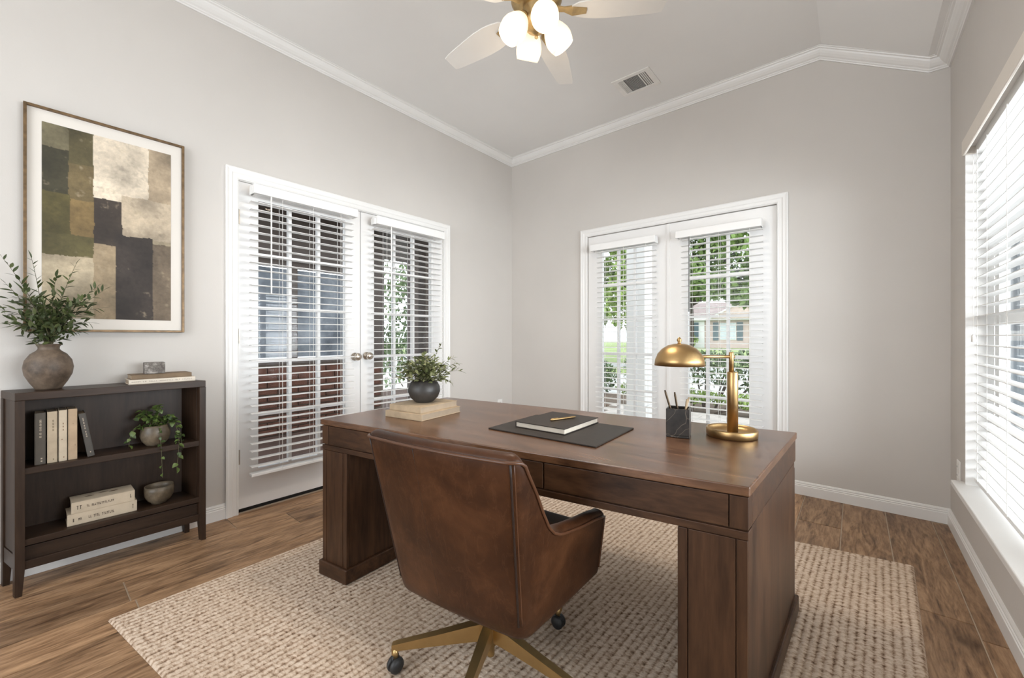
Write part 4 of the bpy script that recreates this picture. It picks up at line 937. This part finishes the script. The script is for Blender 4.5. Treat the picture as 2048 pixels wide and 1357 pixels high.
mb = MB(); w2, d2 = 0.116, 0.140; mb.box(-w2, w2, -d2, d2, 0, 0.003); mb.box(-w2, w2, -d2, d2, 0.020, 0.023); mb.box(-w2, -w2 + 0.003, -d2, d2, 0.003, 0.020)
ob('cover', mb, M_blackleather, nb, bevel=0.001)
ob('page_block', box1(-w2 + 0.003, w2 - 0.004, -d2 + 0.004, d2 - 0.004, 0.003, 0.020), M_pagesw, nb)
pen = thing('gold_pen', 'slim gold pen lying on the black notebook', 'pen', (-0.925, 1.440, Z0 + 0.0052 + 0.023 + 0.0045), R(72))
rp = Matrix.Rotation(R(90), 4, 'Y')
ob('barrel', MB().lathe([(0.0, -0.070), (0.0035, -0.069), (0.0042, -0.055), (0.0042, 0.045), (0.003, 0.058), (0.0, 0.068)], 14, (0, 0, 0), rp), M_brass, pen, smooth=True)
ob('clip', box1(-0.066, -0.030, -0.001, 0.001, 0.0040, 0.0056), M_brass, pen)
# marble cup
cup = thing('pen_cup', 'square dark marble pen cup beside the brass lamp', 'pen cup', (-0.505, 1.578, Z0), R(12))
hc, wl, hz = 0.040, 0.007, 0.106
mb = MB(); mb.box(-hc, hc, -hc, hc, 0, 0.008)
for q_ in ((-hc, hc, -hc, -hc + wl), (-hc, hc, hc - wl, hc), (-hc, -hc + wl, -hc + wl, hc - wl), (hc - wl, hc, -hc + wl, hc - wl)): mb.box(q_[0], q_[1], q_[2], q_[3], 0.008, hz)
ob('cup_body', mb, M_marble, cup, bevel=0.002)
M_dkpen = plain('dark_bronze_pen', (0.075, 0.05, 0.03), 0.35, 0.8); M_ltpen = plain('pale_wood_pen', (0.36, 0.25, 0.14), 0.5)
for i, (bx0, by0, tx, ty, ln, mt, lab) in enumerate(((0.0, -0.01, -0.050, -0.030, 0.165, M_dkpen, 'dark bronze pen leaning furthest left in the marble cup'), (0.010, 0.0, -0.018, -0.022, 0.155, M_dkpen, 'dark bronze pen standing second from left in the marble cup'), (0.004, 0.01, 0.028, 0.026, 0.135, M_ltpen, 'shorter pale pen on the right in the marble cup'), (0.018, -0.005, 0.040, 0.012, 0.128, M_ltpen, 'shortest pale pen at the right rim of the marble cup'))):
    p0 = Vector((-0.505 + bx0, 1.578 + by0, Z0 + 0.0125)); p1 = p0 + Vector((tx, ty, ln))
    # keep the pen inside the rim
    k = (hz) / ln; px, py = bx0 + tx * k, by0 + ty * k
    mx_ = max(abs(px), abs(py)); 
    if mx_ > hc - wl - 0.006:
        s_ = (hc - wl - 0.006) / mx_; tx, ty = (px * s_ - bx0) / k, (py * s_ - by0) / k
    d = Vector((tx, ty, ln)).normalized(); pts = [p0 - p0, d * 0.006, d * 0.02, d * (ln - 0.012), d * ln]
    tag(ob('pen', MB().tube(pts, [0.0012, 0.0028, 0.0038, 0.0038, 0.0026], 10), mt, smooth=True, loc=p0), lab, 'pen', 'pens in the marble cup')
# brass lamp
LX, LY = -0.352, 1.703
lamp = thing('desk_lamp', 'brushed brass desk lamp with domed shade on the desk', 'lamp', (LX, LY, Z0))
rx, ry = -ct_, -st_          # arm points towards the shade
ob('base', MB().lathe([(0.0, 0.0), (0.083, 0.0), (0.086, 0.003), (0.087, 0.026), (0.085, 0.030), (0.082, 0.030), (0.080, 0.024), (0.074, 0.014), (0.0, 0.012)], 48), M_brass, lamp, smooth=True)
colx, coly = 0.004 * rx, 0.004 * ry
ob('column', MB().lathe([(0.0, 0.010), (0.0185, 0.010), (0.0185, 0.238), (0.0175, 0.240), (0.0, 0.240)], 28, (-colx, -coly, 0)), M_brass, lamp, smooth=True)
ob('upper_rod', MB().lathe([(0.0, 0.236), (0.0085, 0.236), (0.0085, 0.312), (0.0072, 0.315), (0.0, 0.315)], 18, (colx * 0.2, coly * 0.2, 0)), M_brass, lamp, smooth=True)
SD = 0.196
ob('arm', MB().tube([(rx * -0.010, ry * -0.010, 0.297), (rx * SD, ry * SD, 0.297)], 0.0062, 12), M_brass, lamp, smooth=True)
sh = [(0.0, 0.083), (0.020, 0.0815), (0.042, 0.075), (0.062, 0.062), (0.077, 0.044), (0.086, 0.022), (0.089, 0.0), (0.0865, 0.0), (0.0835, 0.021), (0.0745, 0.042), (0.0600, 0.0595), (0.041, 0.072), (0.020, 0.0785), (0.0, 0.080)]
ob('lamp_shade', MB().lathe(sh, 48, (rx * SD, ry * SD, 0.264)), M_brass, lamp, smooth=True, label='domed brass shade')
ob('finial', MB().lathe([(0.0, 0.345), (0.007, 0.346), (0.005, 0.351), (0.0085, 0.357), (0.0085, 0.362), (0.0045, 0.368), (0.0, 0.372)], 16, (rx * SD, ry * SD, 0.0)), M_brass, lamp, smooth=True)

# ------------------------------------------------------------------ outside: porch beyond the inner doors
struct('porch_floor', box1(-7.5, XL - T, -0.5, 5.2, -0.12, -0.02), M_porchfloor, 'porch floor beyond the inner french doors', 'porch floor')
struct('porch_ceiling', box1(-6.2, -4.55, -0.5, 5.2, 2.42, 2.50), M_sofit, 'dark boarded porch ceiling beyond the inner french doors', 'porch ceiling')
pw = struct('porch_wall', box1(-5.10, -4.94, -0.5, 3.15, -0.02, 0.78), M_mortar, 'low brick porch wall beyond the inner french doors', 'wall')
bkm = box1(0, 0.025, 0, 0.205, 0, 0.062).mesh('brick', M_brick)
for r_ in range(10):
    for c_ in range(11):
        y = 0.95 + 0.216 * c_ + (0.108 if r_ % 2 else 0)
        if y + 0.205 < 3.15: put('brick', bkm, pw, (-4.942, y, -0.005 + 0.0755 * r_))
struct('porch_sill', box1(-5.12, -4.90, -0.5, 3.15, 0.78, 0.83), M_greywood, 'grey brown sill over the low porch brick wall', 'sill')
pwin = thing('porch_window', 'dusky blue grey window across the porch', 'window', (-5.0, 1.6, 0.83))
ys = [0.2, 1.15, 2.0, 2.75]
for i in range(3):
    ob('pane', box1(-0.02, 0.0, ys[i] - 1.6 + 0.04, ys[i + 1] - 1.6 - 0.04, 0.02, 1.03), M_bluewin, pwin)
for y in ys: ob('mullion', box1(-0.05, 0.03, y - 1.6 - 0.04, y - 1.6 + 0.04, 0.0, 1.05), M_greywood, pwin)
ob('window_head', box1(-0.05, 0.03, ys[0] - 1.64, ys[3] - 1.56, 1.05, 1.13), M_greywood, pwin)
struct('porch_beam', box1(-5.10, -4.92, -0.5, 3.15, 1.96, 2.42), M_greywood, 'grey brown beam over the porch window', 'beam')
struct('porch_wall', box1(-5.10, -4.92, 2.80, 3.15, 0.83, 1.96), M_greywood, 'grey brown pier at the end of the porch window', 'wall')
tag(ob('porch_post', box1(-4.98, -4.86, 3.56, 3.68, -0.02, 2.42), M_greywood, bevel=0.006), 'dark porch post seen through the inner doors', 'post')
tag(ob('porch_post', box1(-4.98, -4.80, 3.76, 4.30, -0.02, 2.42), M_sofit, bevel=0.006), 'wider dark porch post beside the corner', 'post')

# ------------------------------------------------------------------ outside: front garden, street, house
struct('porch_slab', box1(-3.02, 1.2, YB + T, 6.3, -0.13, -0.03), M_mortar, 'paved terrace outside the garden doors', 'terrace')
slab_ = bpy.data.objects['porch_slab']
pvm = box1(0, 0.395, 0, 0.195, 0, 0.022).mesh('paver', M_paver)
for r_ in range(13):
    for c_ in range(8):
        put('paver', pvm, slab_, (-3.0 + 0.40 * c_ + (0.2 if r_ % 2 else 0), 3.60 + 0.20 * r_, -0.032))
struct('garden_bed', box1(-7.4, 1.2, 6.3, 7.6, -0.16, -0.06), M_mulch, 'brown mulch bed beyond the terrace', 'garden bed')
struct('street', box1(-45, 45, 7.6, 17, -0.20, -0.10), M_road, 'pale concrete driveway and street', 'street')
struct('lawn', box1(-70, 70, 17, 90, -0.20, -0.08), M_lawn, 'green lawn across the street', 'lawn')
struct('side_yard', box1(XR + T, 12, -6, 7.5, -0.25, -0.12), M_road, 'pale concrete side yard outside the wide window', 'yard')
tag(ob('lawn_island', MB().lathe([(0.0, -0.04), (1.3, -0.06), (1.5, -0.10), (0.0, -0.10)], 24), M_lawn, loc=(-6.6, 13.2, 0), smooth=True), 'small round patch of grass in the driveway', 'grass patch')
colm = thing('porch_column', 'square white column on the terrace outside the garden doors', 'column', (-2.168, 5.2, -0.03))
ob('shaft', box1(-0.125, 0.125, -0.125, 0.125, 0.22, 2.95), M_extwhite, colm, bevel=0.008)
ob('column_base', box1(-0.15, 0.15, -0.15, 0.15, 0.0, 0.22), M_extwhite, colm, bevel=0.008)
ob('capital', box1(-0.155, 0.155, -0.155, 0.155, 2.95, 3.10), M_extwhite, colm, bevel=0.008)

def cloud(clumps, n, size, rnd):
    mb = MB()
    for k in range(n):
        c, r = clumps[k % len(clumps)]
        u = Vector((rnd.gauss(0, 1), rnd.gauss(0, 1), rnd.gauss(0, 1))).normalized() * (rnd.random() ** 0.40)
        p = Vector((c[0] + u.x * r[0], c[1] + u.y * r[1], c[2] + u.z * r[2])); s = size * rnd.uniform(0.6, 1.3)
        q_ = Euler((rnd.uniform(0, 6.3), rnd.uniform(0, 6.3), rnd.uniform(0, 6.3))).to_matrix()
        mb.add([p + q_ @ Vector(v_) * s for v_ in ((-1, 0, 0), (0, -0.5, 0.1), (1, 0, 0), (0, 0.5, 0.1))], [(0, 1, 2, 3)])
    return mb
def tree(label, loc, th, clumps, n, size, mat, seed, trunk=0.16):
    t_ = thing('tree', label, 'tree', loc, group='trees along the street'); rnd = random.Random(seed)
    ob('trunk', MB().tube([(0, 0, 0), (0.05, 0.02, th * 0.5), (0, 0.05, th)], [trunk, trunk * 0.8, trunk * 0.6], 10), M_bark, t_, smooth=True)
    for c, r in clumps: ob('branch', MB().tube([(0, 0.03, th * 0.8), ((c[0]) * 0.5, c[1] * 0.5, (th + c[2]) / 2), c], [trunk * 0.45, trunk * 0.3, trunk * 0.1], 6), M_bark, t_)
    f_ = raw('foliage', cloud(clumps, n, size, rnd), mat, t_); f_['kind'] = 'stuff'
tree('big leafy tree hanging over the view of the pink house', (-5.6, 19.0, -0.1), 3.2, [((-2.2, 0, 4.6), (1.8, 1.6, 1.3)), ((0, 0.5, 5.4), (2.0, 1.8, 1.6)), ((2.0, 0, 4.9), (1.7, 1.6, 1.5)), ((-0.5, -0.8, 3.9), (1.6, 1.4, 0.8)), ((0.8, 0, 6.8), (2.4, 1.8, 1.4)), ((-2.0, 0, 6.3), (1.8, 1.6, 1.2)), ((2.9, 0.3, 3.9), (0.9, 1.2, 0.8)), ((-1.6, -0.6, 3.2), (1.5, 1.2, 0.6)), ((0.9, -0.6, 3.3), (1.2, 1.2, 0.6)), ((2.2, 0.2, 3.0), (0.9, 1.0, 0.6))], 12000, 0.155, M_tree, 3)
tree('tall green tree seen at the left of the garden doors', (-10.6, 15.5, -0.1), 2.4, [((-1.6, 0, 3.6), (1.4, 1.4, 1.3)), ((0.4, 0, 4.3), (1.6, 1.4, 1.5)), ((1.9, 0, 3.5), (1.2, 1.2, 1.2)), ((0, 0, 5.6), (2.0, 1.6, 1.2)), ((-0.4, -0.5, 2.6), (1.5, 1.2, 0.9)), ((1.6, 0, 2.1), (1.1, 1.0, 1.0)), ((-0.8, 0, 1.3), (1.6, 1.0, 0.7))], 10500, 0.13, M_tree2, 4)
tree('bushy tree behind the white terrace column', (-6.5, 15.0, -0.1), 1.8, [((-0.2, 0, 2.6), (1.0, 1.0, 1.2)), ((0.3, 0, 4.2), (1.1, 1.0, 1.3)), ((-0.4, 0, 5.4), (1.3, 1.0, 1.0))], 4500, 0.12, M_tree2, 5, 0.12)
def shrub(label, loc, clumps, n, size, mat, seed, name='shrub', stems=5):
    t_ = thing(name, label, 'shrub', loc, group='shrubs in the garden'); rnd = random.Random(seed)
    for k in range(stems):
        c, r = clumps[k % len(clumps)]
        ob('stem', MB().tube([(c[0] * 0.4, c[1] * 0.4, 0), (c[0] * 0.8 + rnd.uniform(-.1, .1), c[1], c[2] * 0.6), (c[0] + rnd.uniform(-.2, .2), c[1], c[2] + r[2] * 0.5)], [0.016, 0.012, 0.006], 6), M_bark, t_)
    f_ = raw('foliage', cloud(clumps, n, size, rnd), mat, t_); f_['kind'] = 'stuff'
shrub('airy twiggy shrub behind the lamp in the garden', (-1.85, 7.0, -0.06), [((-0.9, 0, 0.55), (0.55, 0.3, 0.30)), ((0.0, 0, 0.62), (0.6, 0.3, 0.28)), ((0.85, 0, 0.55), (0.6, 0.3, 0.32)), ((0.4, 0.1, 0.8), (0.8, 0.3, 0.15))], 1500, 0.042, M_hedge, 11, stems=12)
shrub('low bright green hedge at the foot of the twiggy shrub', (-1.9, 6.55, -0.06), [((-0.8, 0, 0.26), (0.45, 0.18, 0.13)), ((0.0, 0, 0.24), (0.5, 0.18, 0.11)), ((0.8, 0, 0.22), (0.5, 0.18, 0.11))], 2200, 0.03, M_tree2, 12, stems=6)
shrub('round green shrub left of the white column', (-4.0, 7.6, -0.08), [((0, 0, 0.35), (0.34, 0.3, 0.36))], 1000, 0.04, M_hedge, 13)
shrub('tall hedge seen past the end of the porch', (-8.2, 6.0, -0.1), [((0, -0.6, 0.9), (0.5, 0.8, 0.9)), ((0, 0.7, 1.2), (0.5, 0.8, 1.2)), ((0, 0, 2.4), (0.6, 1.2, 0.8))], 2600, 0.07, M_hedge, 18)
shrub('low flowering shrub at the left terrace edge', (-4.9, 7.3, -0.08), [((0, 0, 0.2), (0.55, 0.3, 0.22))], 900, 0.04, M_tree, 14)
shrub('slim climbing shrub just right of the white column', (-1.98, 5.9, -0.05), [((0, 0, 0.4), (0.10, 0.10, 0.45)), ((0, 0, 1.1), (0.09, 0.1, 0.5)), ((0, 0, 1.8), (0.1, 0.1, 0.5))], 900, 0.035, M_hedge, 15)
shrub('clipped bush under the windows of the pink house', (-13.6, 43.6, -0.1), [((-1.4, 0, 0.8), (1.2, 0.8, 0.7)), ((0.4, 0, 0.8), (1.2, 0.8, 0.7))], 1500, 0.12, M_tree2, 16)
# pink brick house across the street
hs_ = thing('house', 'single storey pale pink brick house across the street', 'house', (-10.6, 45.9, -0.1), R(12.9))
ob('wall', box1(-9, 9, 0, 8, 0, 2.95), M_pink, hs_)
ob('entry_wall', box1(-6.0, -1.4, -0.25, 0, 0, 2.9), M_extwhite, hs_)
ob('fascia', box1(-9.5, 9.5, -0.62, -0.5, 2.85, 3.10), M_extwhite, hs_)
mb = MB(); mb.add([(-9.6, -0.6, 3.05), (9.6, -0.6, 3.05), (9.6, 8.6, 3.05), (-9.6, 8.6, 3.05), (-6.5, 4, 5.0), (6.5, 4, 5.0)], [(0, 1, 5, 4), (1, 2, 5), (2, 3, 4, 5), (3, 0, 4), (3, 2, 1, 0)])
rf = ob('roof', mb, M_roof, hs_)
mb = MB(); mb.add([(-1.0, -0.9, 3.05), (4.6, -0.9, 3.05), (1.8, -0.9, 4.55), (-1.0, 3, 3.05), (4.6, 3, 3.05), (1.8, 3, 4.55)], [(0, 1, 2), (5, 4, 3), (0, 2, 5, 3), (1, 4, 5, 2), (0, 3, 4, 1)])
gb = ob('gable', mb, M_pink, hs_)
for sx in (-1, 1):
    ob('bargeboard', MB().hexa([(1.8 + sx * 2.9, -1.0, 3.0), (1.8 + sx * 2.9, -0.85, 3.0), (1.8 + sx * 2.65, -0.85, 3.0), (1.8 + sx * 2.65, -1.0, 3.0), (1.8, -1.0, 4.72), (1.8, -0.85, 4.72), (1.8, -0.85, 4.52), (1.8, -1.0, 4.52)]), M_extwhite, gb)
M_hglass = plain('pale_house_glass', (0.55, 0.60, 0.64), 0.2)
for wx_ in (0.75, -3.3):
    wn = ob('window', box1(wx_ - 0.75, wx_ + 0.75, -0.32 if wx_ < 0 else -0.05, -0.25 if wx_ < 0 else 0.02, 0.85, 2.6), M_extwhite, hs_)
    for i in range(2):
        for j in range(3): ob('pane', box1(wx_ - 0.68 + 0.70 * i, wx_ - 0.02 + 0.70 * i, -0.34 if wx_ < 0 else -0.07, -0.31 if wx_ < 0 else -0.04, 0.92 + 0.56 * j, 1.43 + 0.56 * j), M_hglass, wn)
    for sx in (-1, 1): ob('shutter', box1(wx_ + sx * 1.08 - 0.27, wx_ + sx * 1.08 + 0.27, -0.36 if wx_ < 0 else -0.08, -0.25 if wx_ < 0 else 0.0, 0.8, 2.65), M_shut, hs_)

# ------------------------------------------------------------------ outside: side yard beyond the wide window
nh = thing('neighbour_house', 'pale neighbouring house wall outside the wide window', 'house', (2.3, 9.05, -0.12))
ob('wall', box1(-1.6, 6, 0, 0.3, 0, 4.2), M_extwhite, nh)
for k in range(26): 
    if 0.12 + 0.15 * k < 4.1: ob('siding_board', box1(-1.6, 6, -0.018, 0, 0.12 + 0.15 * k, 0.12 + 0.15 * k + 0.142), M_extwhite, nh)
wn = ob('window', box1(-0.74, -0.50, -0.05, -0.018, 1.25, 2.80), M_extwhite, nh)
for i in range(2): ob('pane', box1(-0.715 + 0.115 * i, -0.625 + 0.115 * i, -0.056, -0.049, 1.29, 2.76), plain('dark_blue_pane', (0.05, 0.08, 0.11), 0.15), wn)
fn = thing('yard_fence', 'low blue grey panel fence outside the wide window', 'fence', (2.4, 8.6, -0.12))
for k in range(14): ob('fence_board', box1(-0.80 + 0.20 * k, -0.61 + 0.20 * k, -0.02, 0.02, 0.03, 1.15), M_fence, fn)
ob('fence_rail', box1(-0.80, 2.0, -0.04, -0.02, 1.02, 1.12), M_fence, fn)
